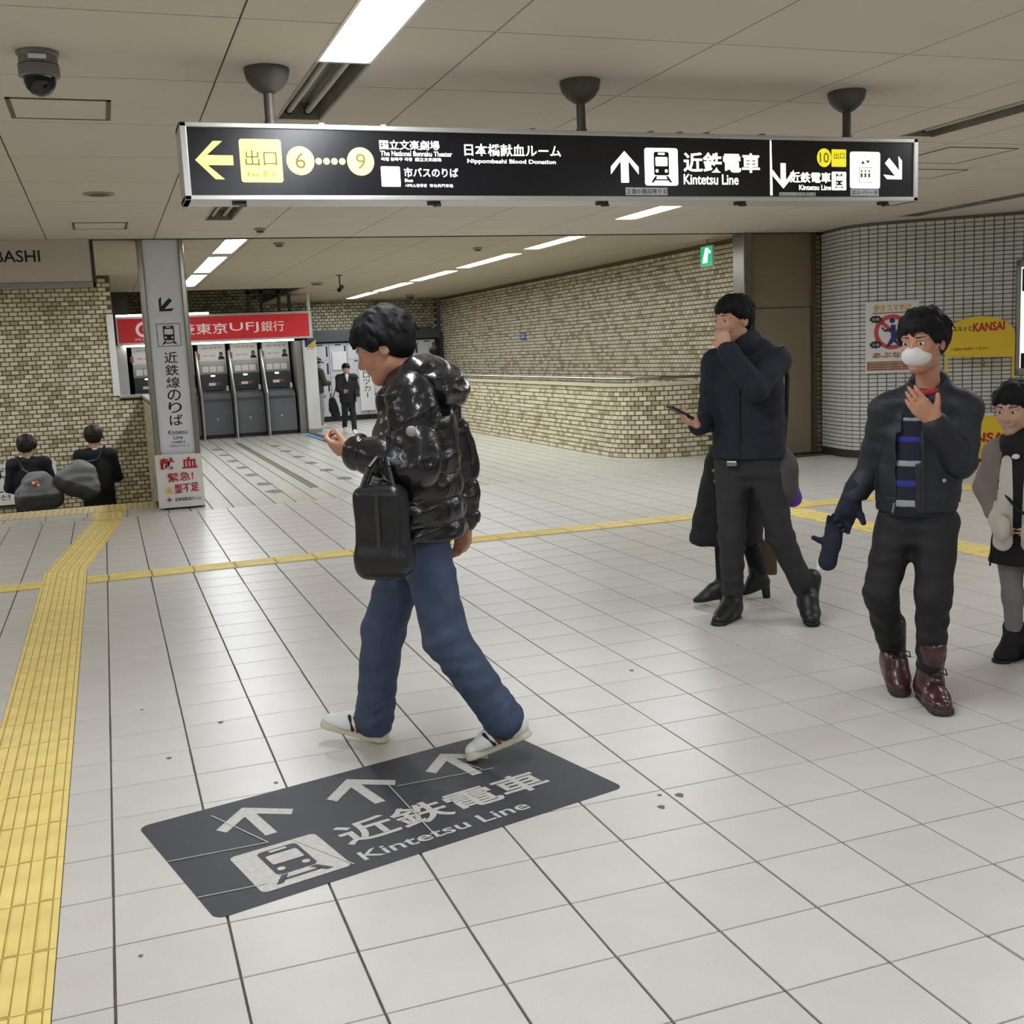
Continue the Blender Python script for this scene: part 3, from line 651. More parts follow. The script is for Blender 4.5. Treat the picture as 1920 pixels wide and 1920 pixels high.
for i in range(N):   # slightly bowed sheet folded round the pillar corners
    a, b = i/N, (i+1)/N; f = lambda t: (-.232+.464*t, -.012*math.sin(math.pi*t)+.004*math.sin(7*t), 0)
    p, q = f(a), f(b)
    m.add([(p[0], p[1], .02), (q[0], q[1], .02), (q[0], q[1], .585-.012*b), (p[0], p[1], .585-.012*a)], [(0, 1, 2, 3)])
m.add([(-.232, 0, .02), (-.232, 0, .585), (-.236, .03, .585), (-.236, .03, .02)], [(0, 1, 2, 3)]); m.add([(.232, 0, .02), (.232, 0, .573), (.236, .03, .573), (.236, .03, .02)], [(3, 2, 1, 0)])
m.obj('sheet', 'paper', bp, smooth='auto')
def bt(s, mat, b, **k): text('lettering', s, mat, bp, (0, -.0145, 0), X_, Z_, b, **k)
bt('献', 'red_ink', (-.19, -.04, .43, .55), bold=.022); bt('血', 'red_ink', (.03, .185, .425, .545), bold=.03)
bt('緊急!', 'red_ink', (-.125, .135, .29, .385), bold=.012, slant=.04); bt('A', 'kansai', (-.155, -.085, .175, .25), bold=.05); bt('型不足', 'red_ink', (-.065, .18, .165, .265), bold=.025, slant=.05)
MB().poly([(-.135, .085), (-.12, .085), (-.12, .1), (-.105, .1), (-.105, .115), (-.12, .115), (-.12, .13), (-.135, .13), (-.135, .115), (-.15, .115), (-.15, .1), (-.135, .1)], (0, -.0145, 0), X_, Z_, .002).obj('red_cross', 'red_ink', bp)
bt('日本橋献血ルーム', 'ink', (-.065, .2, .085, .125), bold=.012)
nb = empty('station_name_board', (0, 12.2, 0), label='grey hanging fascia board reading BASHI at the left edge', cat='sign')
MB().box((-3.2, -.02, 2.375), (-.02, .1, ZC)).obj('board', 'board_beige', nb, bevel=.004); MB().box((-3.2, -.03, 2.325), (.0, .12, 2.372)).obj('bottom_rail', 'grey_plate', nb); MB().box((-.02, -.03, 2.325), (.012, .12, ZC)).obj('end_rail', 'dark_steel', nb)
text('lettering', 'NIPPOMBASHI', 'ink', nb, (0, -.02, 0), X_, Z_, (-1.5, -.49, 2.575, 2.69), bold=.012)

# wall notice in the stairwell
wn = empty('stairwell_sign', (-1.3, 16.96, .05), label='white direction board on the stairwell wall behind the left person on the stairs', cat='sign')
MB().box((-1.35, -.03, -.38), (.545, 0, .19)).obj('board', 'white', wn, bevel=.004); MB().box((-1.37, -.028, -.41), (.56, .005, -.38)).obj('board_rail', 'black', wn)
WO = (0, -.03, 0); text('lettering', '近鉄のりば', 'ink', wn, WO, X_, Z_, (-1.2, -.12, -.02, .15)); text('lettering', 'り', 'ink', wn, WO, X_, Z_, (-.06, .08, -.02, .14)); text('lettering', 'Kintetsu Line', 'ink', wn, WO, X_, Z_, (-.95, .06, -.2, -.09)); text('lettering', '긴테쓰선 타는 곳', 'ink', wn, WO, X_, Z_, (-.7, .5, -.31, -.23))

# ------------------------------------------------------------ floor sticker
fs = empty('floor_sticker', (.151, 3.011, .0), math.atan2(.237, .972), label='dark grey floor sticker with white arrows, train symbol and lettering', cat='floor sticker')
FO = (0, 0, .0012)
MB().poly(rrect(0, 1.452, 0, .772, .035), FO, X_, Y_, 0, thick=.001).obj('sheet', 'sticker', fs)
for cx in (.333, .727, 1.121):
    p = [(0, .5), (.5, .04), (.42, -.11), (.075, .2), (.075, -.5), (-.075, -.5), (-.075, .2), (-.42, -.11), (-.5, .04)]
    MB().poly([(cx+.27*x, .565+.27*y) for x, y in p][::-1], FO, X_, Y_, .001).obj('arrow_symbol', 'sticker_ink', fs)
train(fs, FO, X_, Y_, (.16, .445, .06, .348), 'sticker', 'sticker_ink', off=.001)
text('lettering', '近鉄電車', 'sticker_ink', fs, FO, X_, Y_, (.495, 1.285, .18, .345), bold=.02, off=.001); text('lettering', 'Kintetsu Line', 'sticker_ink', fs, FO, X_, Y_, (.488, 1.105, .062, .126), bold=.012, off=.001)
m = MB()
for a, b in (((.0, .445), (.3, .375)), ((.0, .155), (.2, .107)), ((.3, .375), (.225, .70)), ((.45, .06), (.37, .34)), ((.82, .55), (.74, .06)), ((.84, .52), (1.2, .44)), ((1.12, .63), (1.16, .46))):
    a = np.array(a); b = np.array(b); d = _n(b-a); n = np.array([-d[1], d[0]])*.0022
    m.poly([a-n, b-n, b+n, a+n], FO, X_, Y_, .0025)
m.obj('crease', 'sticker_ink', fs)
# ------------------------------------------------------------ handrail on the parapet
hr = empty('handrail', (0, 0, 0), label='brushed steel handrail on the low brick parapet', cat='handrail')
rp = [np.array([*(p-np.array([d[1], -d[0]])*.07), 1.045]) for p, d in [lw.at(t) for t in np.linspace(.1, lw.L-.05, 40)]]
MB().tube(rp, .021, 10).obj('rail', 'steel', hr, smooth='auto')
for t in np.linspace(.6, lw.L-.2, 14):
    p, d = lw.at(t); q = p-np.array([d[1], -d[0]])*.07
    MB().cyl((*q, .98), (*q, 1.045), .009, n=8).obj('rail_bracket', 'steel', hr)
ex = empty('exit_sign', (7.42, 12.9, 2.575), label='small green lit exit sign hanging in front of the tall brick wall', cat='sign')
MB().box((-.015, -.15, -.13), (.015, .15, .13)).obj('sign_body', 'white', ex, bevel=.003)
eo = (-.0155, 0, 0); NU, NV = -Y_, Z_
m = MB().poly([(-.14, -.12), (.14, -.12), (.14, .12), (-.14, .12)], eo, NU, NV, .001).obj('lit_face', 'glow_green', ex)
m = MB().poly([(-.1, -.08), (.02, -.08), (.06, .1), (-.02, .1)], eo, NU, NV, .002).poly(disc(.09, .05, .022, 12), eo, NU, NV, .002).obj('exit_symbol', 'glow_white', ex)
MB().cyl((0, 0, .13), (0, 0, ZC-2.575), .008, n=8).obj('hanger_rod', 'steel', ex)
bl = empty('wall_plate', (7.745, 20.6, 1.73), label='small blue plate on the tall brick wall', cat='plate')
MB().box((-.012, -.13, -.07), (0, .13, .07)).obj('plate', 'plate_blue', bl); MB().poly([(-.1, -.02), (.1, -.02), (.1, .0), (-.1, .0)], (-.0125, 0, 0), -Y_, Z_, .001).poly([(-.1, .03), (.08, .03), (.08, .045), (-.1, .045)], (-.0125, 0, 0), -Y_, Z_, .001).obj('print', 'white', bl)

# ------------------------------------------------------------ cash machine bay
YA = 22.9
def atm(x0, label):
    W = .63; r = empty('cash_machine', (x0, YA, 0), label=label, cat='cash machine', group='cash machines in the bay')
    MB().box((.03, 0, .07), (W-.03, .7, .74)).obj('lower_cabinet', 'grey_machine', r, bevel=.008)
    MB().box((.03, .03, 0), (W-.03, .7, .07)).obj('plinth', 'black', r)
    MB().poly(disc(.3, .38, .018, 12), (0, 0, 0), X_, Z_, .003).poly(disc(.52, .52, .01, 10), (0, 0, 0), X_, Z_, .003).obj('lock', 'alu', r)
    m = MB(); prof = [(-.03, .74), (-.03, .83), (.05, .88), (.26, .97), (.26, 1.0), (.7, 1.0), (.7, .74)]
    k = len(prof); m.add([(.04, y, z) for y, z in prof]+[(W-.04, y, z) for y, z in prof], [tuple(range(k)), tuple(range(2*k-1, k-1, -1))]+[(i, k+i, k+(i+1) % k, (i+1) % k) for i in range(k)]); m.obj('console', 'grey_machine', r, bevel=.006)
    nrm = _n((0, -.09, .21)); U2, V2 = X_, _n((0, .21, .09))
    o = np.array([0, .05, .88]); MB().poly([(.12, .05), (.46, .05), (.46, .085), (.12, .085)], o, U2, V2, .004).poly([(.1, .12), (.48, .12), (.48, .2), (.1, .2)], o, U2, V2, .004).obj('touch_panel', 'grey_dark', r)
    MB().poly([(.06, .76), (.55, .76), (.55, .775), (.06, .775)], (0, -.031, 0), X_, Z_, .002).obj('cash_slot', 'black', r)
    MB().box((.05, .22, 1.0), (W-.05, .7, 1.27)).obj('head_unit', 'grey_dark', r, bevel=.006)
    MB().box((.2, .212, 1.045), (.33, .222, 1.1)).obj('receipt_label', 'white', r); MB().box((.335, .212, 1.06), (.42, .222, 1.1)).obj('red_label', 'poster_red', r)
    MB().box((.25, .214, 1.225), (.33, .222, 1.25)).obj('lamp', 'lamp_small', r)
    MB().box((.52, .05, .93), (.56, .12, 1.03)).obj('handset', 'white', r, bevel=.006)
    MB().box((.05, .3, 1.27), (W-.05, .7, 1.53)).obj('mirror_board', 'silver_board', r); MB().box((.07, .29, 1.29), (W-.07, .3, 1.45)).obj('notice_board', 'board_grey', r)
    for k in range(3): MB().poly([(.1+.145*k, 1.31), (.225+.145*k, 1.31), (.225+.145*k, 1.43), (.1+.145*k, 1.43)], (0, .29, 0), X_, Z_, .002).obj('notice', 'paper', r)
    MB().box((.05, .34, 1.53), (W-.05, .7, 1.86)).obj('upper_board', 'paper', r)
    MB().box((.1, .333, 1.56), (.42, .34, 1.7)).obj('advert', 'paper_grey', r); text('advert_lettering', '1.8%~14.6%', 'brown_ink', r, (0, .332, 0), X_, Z_, (.13, .38, 1.62, 1.66))
    MB().box((.015, .333, 1.57), (.075, .34, 1.69)).obj('red_notice', 'brown_ink', r)
    MB().poly(disc(.49, 1.665, .036, 14, .045), (0, .333, 0), X_, Z_, .002).poly([(.43, 1.56), (.56, 1.56), (.54, 1.61), (.5, 1.63), (.47, 1.63), (.44, 1.61)], (0, .333, 0), X_, Z_, .002).obj('portrait_print', 'ink', r)
    MB().poly(disc(.488, 1.65, .021, 12, .028), (0, .333, 0), X_, Z_, .003).obj('portrait_face', 'brown_ink', r)
    text('header_lettering', 'ATM', 'ink', r, (0, .333, 0), X_, Z_, (.12, .5, 1.78, 1.8))
    return r
for k, (x, l) in enumerate(((.49, 'grey cash machine left of the sign pillar, seen over the stair parapet'), (1.115, 'grey cash machine half hidden behind the sign pillar'), (1.745, 'grey cash machine right beside the sign pillar'), (2.38, 'second grey cash machine from the white end panel'), (3.01, 'grey cash machine nearest the white end panel'))): atm(x, l)
def copart(x, label):
    r = empty('cash_machine_partition', (x, YA, 0), label=label, cat='partition', group='partitions between cash machines')
    m = MB(); m.add([(-.012, -.28, 0), (.012, -.28, 0), (.012, .7, 0), (-.012, .7, 0), (-.012, -.28, .85), (.012, -.28, .85), (.012, .25, 1.72), (-.012, .25, 1.72), (.012, .7, 1.72), (-.012, .7, 1.72)],
          [(0, 1, 5, 4), (4, 5, 6, 7), (7, 6, 8, 9), (0, 4, 7, 9, 3), (1, 2, 8, 6, 5), (2, 3, 9, 8)]); m.obj('panel', 'board_grey', r)
    MB().tube([(0, -.3, 0), (0, -.3, .85), (0, .22, 1.73)], .02, 8).obj('edge_post', 'alu', r)
for x, l in ((1.115, 'slim metal partition hidden behind the sign pillar'), (1.745, 'slim metal partition just right of the sign pillar'), (2.38, 'slim metal partition second from the sign pillar'), (3.01, 'slim metal partition nearest the white end panel')): copart(x, l)
bs = empty('bank_sign', (0, 22.55, 0), label='red backlit bank fascia sign above the cash machines', cat='sign')
MB().box((.28, 0, 1.9), (3.98, .3, 2.44)).obj('sign_body', 'alu', bs, bevel=.01); MB().box((.32, -.008, 1.94), (3.92, .002, 2.39)).obj('red_face', 'red_sign', bs)
bo = (0, -.008, 0)
text('lettering', '三菱東京', 'white_glyph', bs, bo, X_, Z_, (1.13, 2.33, 2.05, 2.26), bold=.008); text('lettering', 'UFJ', 'white_glyph', bs, bo, X_, Z_, (2.38, 2.93, 2.05, 2.25)); text('lettering', '銀行', 'white_glyph', bs, bo, X_, Z_, (2.98, 3.43, 2.06, 2.26))
m = MB(); ringpoly(m, .78, 2.18, .09, .145, bo, X_, Z_, .002); m.poly(disc(.82, 2.18, .055, 18), bo, X_, Z_, .003); m.obj('logo', 'white_glyph', bs)
text('logo_lettering', 'MUFG', 'white_glyph', bs, bo, X_, Z_, (.62, .9, 1.975, 2.02))
MB().box((.4, .15, 1.865), (3.63, .26, 1.9)).obj('under_light', 'lamp_small', bs)
MB().box((.3, -.02, 2.44), (2.0, .12, 2.47)).obj('top_light', 'lamp_small', bs)
for x in (2.75, 3.0, 3.35, 3.55): MB().box((x, .1, 2.44), (x+.06, .16, 2.9)).obj('hanger_post', 'dark_steel', bs)
MB().box((2.7, .1, 2.8), (3.65, .16, 2.86)).obj('hanger_beam', 'dark_steel', bs)
ep = empty('bay_end_panel', (3.8, YA, 0), label='white end panel closing the right side of the cash machine bay', cat='panel')
MB().box((-.14, -.1, 0), (-.02, .69, 1.86)).obj('inner_post', 'board_grey', ep); MB().box((.0, -.25, .08), (.25, .69, 1.87)).obj('panel', 'white', ep, bevel=.004); MB().box((-.01, -.26, 0), (.26, .69, .08)).obj('plinth', 'board_grey', ep)
MB().poly([(.03, 1.72), (.24, 1.72), (.24, 1.87), (.03, 1.87)], (0, -.25, 0), X_, Z_, .002).obj('sticker', 'navy_ink', ep); MB().poly([(.06, 1.73), (.235, 1.73), (.235, 1.86)], (0, -.25, 0), X_, Z_, .003).obj('sticker_flash', 'kansai', ep)
text('lettering', 'ATM', 'ink', ep, (0, -.25, 0), X_, Z_, (.06, .2, 1.67, 1.7))
MB().box((-.6, YA-.1, 0), (.44, YA+.7, 1.9)).obj('bay_side_wall', 'white', kind='structure')
MB().box((-.6, YA+.7, 0), (4.05, YA+.8, 1.9)).obj('wall_bay_back', 'void', kind='structure')
MB().box((.28, YA-.05, 1.9), (4.05, YA+.8, 2.4)).obj('bay_roof', 'grey_plate', kind='structure')
pp = MB().cyl((3.98, 22.9, 2.43), (3.98, 22.9, ZC), .045, n=12).obj('ceiling_pipe', 'white', smooth='auto', label='white vertical pipe above the right end of the red bank sign', cat='pipe')
rd = MB().box((-.2, 20.95, 2.42), (.5, 21.4, 2.95)).obj('duct_box', 'base_dark', label='dark duct box above the cash machines left of the pillar', cat='duct')

# ------------------------------------------------------------ coin lockers
YL = 26.1
for k in range(8):
    x = 4.1+.43*k
    r = empty('locker_unit', (x, YL, 0), label=['white coin locker column behind the man in the beanie', 'white coin locker column between beanie man and suited man', 'white coin locker column behind the suited man', 'white coin locker column left of the vertical locker sign', 'white coin locker column right behind the vertical locker sign', 'white coin locker column hidden behind the puffer jacket man', 'white coin locker column behind the black hood', 'last white coin locker column beside the brick corner'][k], cat='locker', group='coin lockers')
    MB().box((.004, .012, .12), (.426, .46, 1.82)).obj('body', 'locker', r)
    MB().box((.004, .05, .0), (.426, .46, .12)).obj('plinth', 'black', r)
    for j, (z0, z1) in enumerate(((.13, .62), (.63, 1.02), (1.03, 1.42), (1.43, 1.81))):
        d = MB().box((.01, 0, z0), (.42, .014, z1)).obj('door', 'locker', r, bevel=.004)
        MB().box((.36, -.012, z0+.08), (.395, .002, z1-.06)).obj('handle', 'black', d); MB().box((.15, -.006, z1-.045), (.29, .002, z1-.02)).obj('number_plate', 'grey_dark', d)
cp = empty('locker_canopy', (4.05, YL, 0), label='dark grey canopy over the coin lockers', cat='canopy')
m = MB(); P = [(0, 1.85), (3.56, 1.85), (3.56, 1.99), (3.36, 2.12), (0, 2.12)]; k = len(P)
m.add([(x, -.1, z) for x, z in P]+[(x, .46, z) for x, z in P], [tuple(range(k)), tuple(range(2*k-1, k-1, -1))]+[(i, k+i, k+(i+1) % k, (i+1) % k) for i in range(k)]).obj('canopy_box', 'canopy', cp); MB().box((3.5, -.05, 0), (3.6, .46, 1.84)).obj('end_post', 'black', cp)
ls = empty('locker_sign', (5.62, YL-.08, 0), label='tall white coin locker banner with vertical black lettering', cat='sign')
MB().box((0, 0, .22), (.34, .03, 1.66)).obj('board', 'white', ls); vtext('lettering', 'コインロッカー', 'ink', ls, (0, 0, 0), X_, Z_, (.09, .25, .5, 1.6)); text('lettering', 'のりば', 'ink', ls, (0, 0, 0), X_, Z_, (.02, .07, 1.15, 1.3))
nt = MB().box((5.02, YL-.03, 1.2), (5.35, YL-.018, 1.62)).obj('locker_notice', 'white', label='blank white notice on the lockers behind the suited man', cat='notice')

# ------------------------------------------------------------ things on the white tiled wall
W0 = np.array([8.7, 11.1, 0]); WD = np.array([.795, -.606, 0]); WN = np.array([-.606, -.795, 0]); RZ = math.atan2(WD[1], WD[0])
def onwall(s, off): return tuple(W0+WD*s+WN*off)
po = empty('warning_poster', onwall(-.17, .02), RZ, label='white warning poster with a red prohibition ring on the tiled wall', cat='poster')
z0, z1 = 1.03, 1.868; uu = lambda a: .6*a; vv = lambda a: z0+(z1-z0)*(1-a)
MB().box((0, 0, z0), (.6, .004, z1)).obj('sheet', 'paper', po)
QO = (0, 0, 0)
text('lettering', '歩きスマホは', 'orange_ink', po, QO, X_, Z_, (uu(.15), uu(.86), vv(.145), vv(.04)), bold=.03); MB().poly([(uu(.13), vv(.17)), (uu(.75), vv(.17)), (uu(.75), vv(.155)), (uu(.13), vv(.155))], QO, X_, Z_, .002).obj('underline', 'brown_ink', po)
m = MB(); ringpoly(m, uu(.5), vv(.43), .155, .205, QO, X_, Z_, .002); a = np.array([uu(.5)-.13, vv(.43)+.13]); b = np.array([uu(.5)+.13, vv(.43)-.13]); n = np.array([.016, .016]); m.poly([a-n, b-n, b+n, a+n], QO, X_, Z_, .002); m.obj('prohibition_ring', 'poster_red', po)
m = MB(); m.poly(disc(uu(.5), vv(.27), .032, 16), QO, X_, Z_, .004); m.poly([(uu(.47), vv(.33)), (uu(.56), vv(.33)), (uu(.58), vv(.55)), (uu(.68), vv(.63)), (uu(.66), vv(.65)), (uu(.53), vv(.57)), (uu(.42), vv(.645)), (uu(.385), vv(.635)), (uu(.48), vv(.5))][::-1], QO, X_, Z_, .004)
m.poly([(uu(.49), vv(.36)), (uu(.49), vv(.42)), (uu(.36), vv(.425)), (uu(.29), vv(.37)), (uu(.31), vv(.355)), (uu(.37), vv(.4))], QO, X_, Z_, .004); m.obj('walking_figure', 'navy_ink', po)
for cv in (.245, .6):
    pts = []
    for i in range(20):
        a = 2*math.pi*i/20; r = 1 if i % 2 else .72; pts.append((uu(.19)+.08*r*math.cos(a), vv(cv)+.05*r*math.sin(a)))
    MB().poly(pts, QO, X_, Z_, .003).obj('burst', 'ink', po)
for cv in (.245, .6): text('burst_lettering', '危険' if cv < .5 else '注意', 'paper_grey', po, QO, X_, Z_, (uu(.12), uu(.26), vv(cv)-.016, vv(cv)+.016), off=.005)
text('lettering', 'あぶない', 'brown_ink', po, QO, X_, Z_, (uu(.13), uu(.85), vv(.79), vv(.71)), bold=.03); MB().poly([(uu(.03), vv(.965)), (uu(.97), vv(.965)), (uu(.97), vv(.84)), (uu(.03), vv(.84))], QO, X_, Z_, .002).obj('brown_block', 'brown_ink', po)
for k in range(3): text('small_lettering', 'ながら歩きは危険です周囲にご注意', 'paper', po, QO, X_, Z_, (uu(.06), uu(.92), vv(.875+.035*k), vv(.855+.035*k)), off=.003)
ks = empty('brochure_rack', onwall(.7, .33), RZ, label='yellow brochure rack with a domed header board by the tiled wall', cat='rack')
w_ = .73; P = [(.0, 1.2), (w_, 1.17), (w_, 1.4)]+[(w_/2+w_/2*math.cos(a), 1.42+.22*math.sin(a)) for a in np.linspace(.15, math.pi-.15, 18)]+[(.0, 1.4)]
MB().poly(P, QO, X_, Z_, 0, thick=.02).obj('header_board', 'kansai', ks)
text('lettering', 'スルッと', 'ink', ks, QO, X_, Z_, (.075, .28, 1.475, 1.535), bold=.02, slant=.03); text('lettering', 'KANSAI', 'red_ink', ks, QO, X_, Z_, (.29, .62, 1.465, 1.565), bold=.03, slant=.03)
text('lettering', 'ご自由にお取りください', 'ink', ks, QO, X_, Z_, (.06, .46, 1.265, 1.295), bold=.012)
for x in (.012, w_-.012): MB().box((x-.012, .022, 0), (x+.012, .046, 1.45)).obj('post', 'kansai', ks)
m = MB(); m.box((.02, -.1, .03), (w_-.02, .12, .5)).obj('rack_box', 'kansai', ks, bevel=.006); MB().box((.05, -.06, .5), (w_-.05, .1, .515)).obj('tray', 'kansai', ks)
text('rack_lettering', 'KANSAI', 'red_ink', ks, (0, -.1, 0), X_, Z_, (.09, .66, .22, .33), bold=.035); MB().box((0, -.12, 0), (w_, .14, .03)).obj('rack_foot', 'black', ks)
for k in range(4): MB().box((.08+.16*k, -.04+.01*k, .515), (.2+.16*k, .07, .53+.008*k)).obj('brochure', 'paper', ks)
MB().poly(disc(.43, 1.1, .03, 18), W0*0, X_, Z_, 0).obj('wall_mark', 'grey_plate', WM, loc=onwall(.7, .0145)).rotation_euler = (0, 0, RZ)
fr = empty('light_box_poster', onwall(1.47, .02), RZ, label='steel framed lit poster box at the right edge of the tiled wall', cat='poster')
MB().box((0, -.03, .95), (1.3, .02, 1.03)).box((0, -.03, 2.17), (1.3, .02, 2.25)).box((0, -.03, .95), (.045, .02, 2.25)).box((1.255, -.03, .95), (1.3, .02, 2.25)).obj('frame', 'steel', fr, bevel=.006)
MB().box((.045, -.005, 1.03), (1.255, .01, 2.17)).obj('lit_sheet', 'glow_soft', fr); MB().poly([(.06, 1.03), (1.2, 1.03), (1.2, 1.2), (.06, 1.2)], (0, -.005, 0), X_, Z_, .002).poly([(.06, 1.9), (.3, 1.9), (.3, 2.15), (.06, 2.15)], (0, -.005, 0), X_, Z_, .002).obj('print', 'ink', fr)
# ------------------------------------------------------------ people: implicit surfaces polygonised as surface nets
A_ = lambda *v: np.array(v, np.float32)
class Sdf:
    def __init__(s, cell): s.c = cell; s.P = []; s.cuts = []; s.wr = None
    def cone(s, a, b, r0, r1=None, k=.02, flat=None, puff=None, neg=False): s.P.append(('c', A_(*a), A_(*b), r0, r0 if r1 is None else r1, k, flat, puff, neg)); return s
    def chain(s, pts, rs, k=.02, **kw):
        for i in range(len(pts)-1): s.cone(pts[i], pts[i+1], rs[i], rs[i+1], k, **kw)
        return s
    def ell(s, c, r, R=None, k=.02, neg=False): s.P.append(('e', A_(*c), A_(*r), np.eye(3, dtype=np.float32) if R is None else np.array(R, np.float32), k, neg)); return s
    def rbox(s, c, hs, R=None, rad=.01, k=.02, neg=False): s.P.append(('b', A_(*c), A_(*hs), np.eye(3, dtype=np.float32) if R is None else np.array(R, np.float32), k, rad, neg)); return s
    def cut(s, p, n): s.cuts.append((A_(*p), A_(*n))); return s
    def bbox(s, q):
        if q[0] == 'c': m = max(q[3], q[4])*1.06+(q[7][1] if q[7] else 0); return np.minimum(q[1], q[2])-m, np.maximum(q[1], q[2])+m
        m = np.abs(q[3]) @ q[2]; return q[1]-m, q[1]+m
    def build(s):
        c = s.c; pos = [q for q in s.P if not q[-1]]
        lo = np.min([s.bbox(q)[0] for q in pos], 0)-3*c-.01; hi = np.max([s.bbox(q)[1] for q in pos], 0)+3*c+.01
        n = np.ceil((hi-lo)/c).astype(int)+1; D = np.full(n, .5, np.float32)
        ax = [lo[i]+c*np.arange(n[i], dtype=np.float32) for i in range(3)]
        for q in s.P:
            k = q[5] if q[0] == 'c' else q[4]; neg = q[-1]
            a, b = s.bbox(q); i0 = np.maximum(((a-k-2*c-lo)/c).astype(int), 0); i1 = np.minimum(((b+k+2*c-lo)/c).astype(int)+1, n)
            if np.any(i1 <= i0): continue
            sl = tuple(slice(i0[j], i1[j]) for j in range(3))
            x = ax[0][sl[0]][:, None, None]; y = ax[1][sl[1]][None, :, None]; z = ax[2][sl[2]][None, None, :]
            if q[0] == 'c':
                p0, p1 = q[1], q[2]; v = p1-p0; L = float(v @ v)+1e-9; X, Y, Z = x-p0[0], y-p0[1], z-p0[2]
                t = np.clip((X*v[0]+Y*v[1]+Z*v[2])/L, 0, 1); X = X-t*v[0]; Y = Y-t*v[1]; Z = Z-t*v[2]
                if q[6] is not None:
                    nn, f = q[6]; w_ = (X*nn[0]+Y*nn[1]+Z*nn[2])*(1/f-1); X = X+w_*nn[0]; Y = Y+w_*nn[1]; Z = Z+w_*nn[2]
                r = q[3]+(q[4]-q[3])*t
                if q[7]: r = r+q[7][1]*(np.abs(np.sin(math.pi*q[7][0]*t+q[7][2]))**.4-.8)
                d = np.sqrt(X*X+Y*Y+Z*Z)-r
                if q[6] is not None: d = d*min(1, .6+.4*q[6][1])
            else:
                R = q[3]; X, Y, Z = x-q[1][0], y-q[1][1], z-q[1][2]
                u = [(R[0, i]*X+R[1, i]*Y+R[2, i]*Z)/q[2][i] for i in range(3)]
                k0 = np.sqrt(u[0]**2+u[1]**2+u[2]**2)+1e-6; k1 = np.sqrt((u[0]/q[2][0])**2+(u[1]/q[2][1])**2+(u[2]/q[2][2])**2)+1e-6
                d = k0*(k0-1)/k1
                if q[0] == 'b':
                    g = [np.abs(u[i]*q[2][i])-(q[2][i]-q[5]) for i in range(3)]; m_ = [np.maximum(e, 0) for e in g]
                    d = np.sqrt(m_[0]**2+m_[1]**2+m_[2]**2)+np.minimum(np.maximum(np.maximum(g[0], g[1]), g[2]), 0)-q[5]
            o = D[sl]; kk = max(k, 1e-4)
            if neg: d = -d; h = np.maximum(kk-np.abs(o-d), 0)/kk; D[sl] = np.maximum(o, d)+h*h*kk*.25
            else: h = np.maximum(kk-np.abs(o-d), 0)/kk; D[sl] = np.minimum(o, d)-h*h*kk*.25
        x, y, z = ax[0][:, None, None], ax[1][None, :, None], ax[2][None, None, :]
        for p, nn in s.cuts: D = np.maximum(D, (x-p[0])*nn[0]+(y-p[1])*nn[1]+(z-p[2])*nn[2])
        if s.wr:
            am, f = s.wr
            D = D+am*(np.sin(f*(x+.6*y+1.4*z)+2*np.sin(.37*f*(y-z)))*np.sin(.6*f*(z-.4*x)+1.7*np.sin(.5*f*x+1)))
        return nets(D.astype(np.float32), lo, c)
def nets(D, lo, c):
    S_ = D < 0; n = D.shape
    cn = [(i, j, k) for i in (0, 1) for j in (0, 1) for k in (0, 1)]
    cnt = np.zeros((n[0]-1, n[1]-1, n[2]-1), np.int8)
    for i, j, k in cn: cnt += S_[i:n[0]-1+i, j:n[1]-1+j, k:n[2]-1+k]
    act = (cnt > 0) & (cnt < 8); idx = np.argwhere(act); I = -np.ones(act.shape, np.int32); I[act] = np.arange(len(idx))
    V = [D[idx[:, 0]+i, idx[:, 1]+j, idx[:, 2]+k] for i, j, k in cn]
    acc = np.zeros((len(idx), 3), np.float32); m = np.zeros(len(idx), np.float32)
    for a in range(8):
        for b in range(a+1, 8):
            df = [cn[b][q]-cn[a][q] for q in range(3)]
            if sum(map(abs, df)) != 1: continue
            x = (V[a] < 0) != (V[b] < 0); den = np.where(x, V[a]-V[b], 1); t = np.where(x, V[a]/den, 0)
            for q in range(3): acc[:, q] += np.where(x, cn[a][q]+t*df[q], 0)
            m += x
    P = (idx+acc/m[:, None])*c+lo
    Q = []
    for d in range(3):
        e = [0, 0, 0]; e[d] = 1; sl0 = [slice(1, n[q]-1) for q in range(3)]; sl1 = list(sl0); sl0[d] = slice(0, n[d]-1); sl1[d] = slice(1, n[d])
        a = S_[tuple(sl0)]; b = S_[tuple(sl1)]
        for flip, mk in ((0, a & ~b), (1, ~a & b)):
            w_ = np.argwhere(mk)
            if not len(w_): continue
            off = [1, 1, 1]; off[d] = 0; w_ = w_+off
            u, v = [(1, 2), (2, 0), (0, 1)][d]; du = np.zeros(3, int); du[u] = 1; dv = np.zeros(3, int); dv[v] = 1
            g = lambda q: I[q[:, 0], q[:, 1], q[:, 2]]
            quad = np.stack([g(w_-du-dv), g(w_-dv), g(w_), g(w_-du)], 1)
            Q.append(quad[:, ::-1] if flip else quad)
    return P, np.concatenate(Q)
def npmesh(name, P, Q, mat, parent, **k):
    me = bpy.data.meshes.new(name); me.vertices.add(len(P)); me.vertices.foreach_set('co', P.astype(np.float32).ravel())
    me.loops.add(len(Q)*4); me.loops.foreach_set('vertex_index', Q.astype(np.int32).ravel())
    me.polygons.add(len(Q)); me.polygons.foreach_set('loop_start', np.arange(len(Q), dtype=np.int32)*4)
    me.update(calc_edges=True); me.polygons.foreach_set('use_smooth', np.ones(len(Q), bool)); me.materials.append(MATS[mat])
    o = bpy.data.objects.new(name, me); link(o, parent); return tag(o, **k)
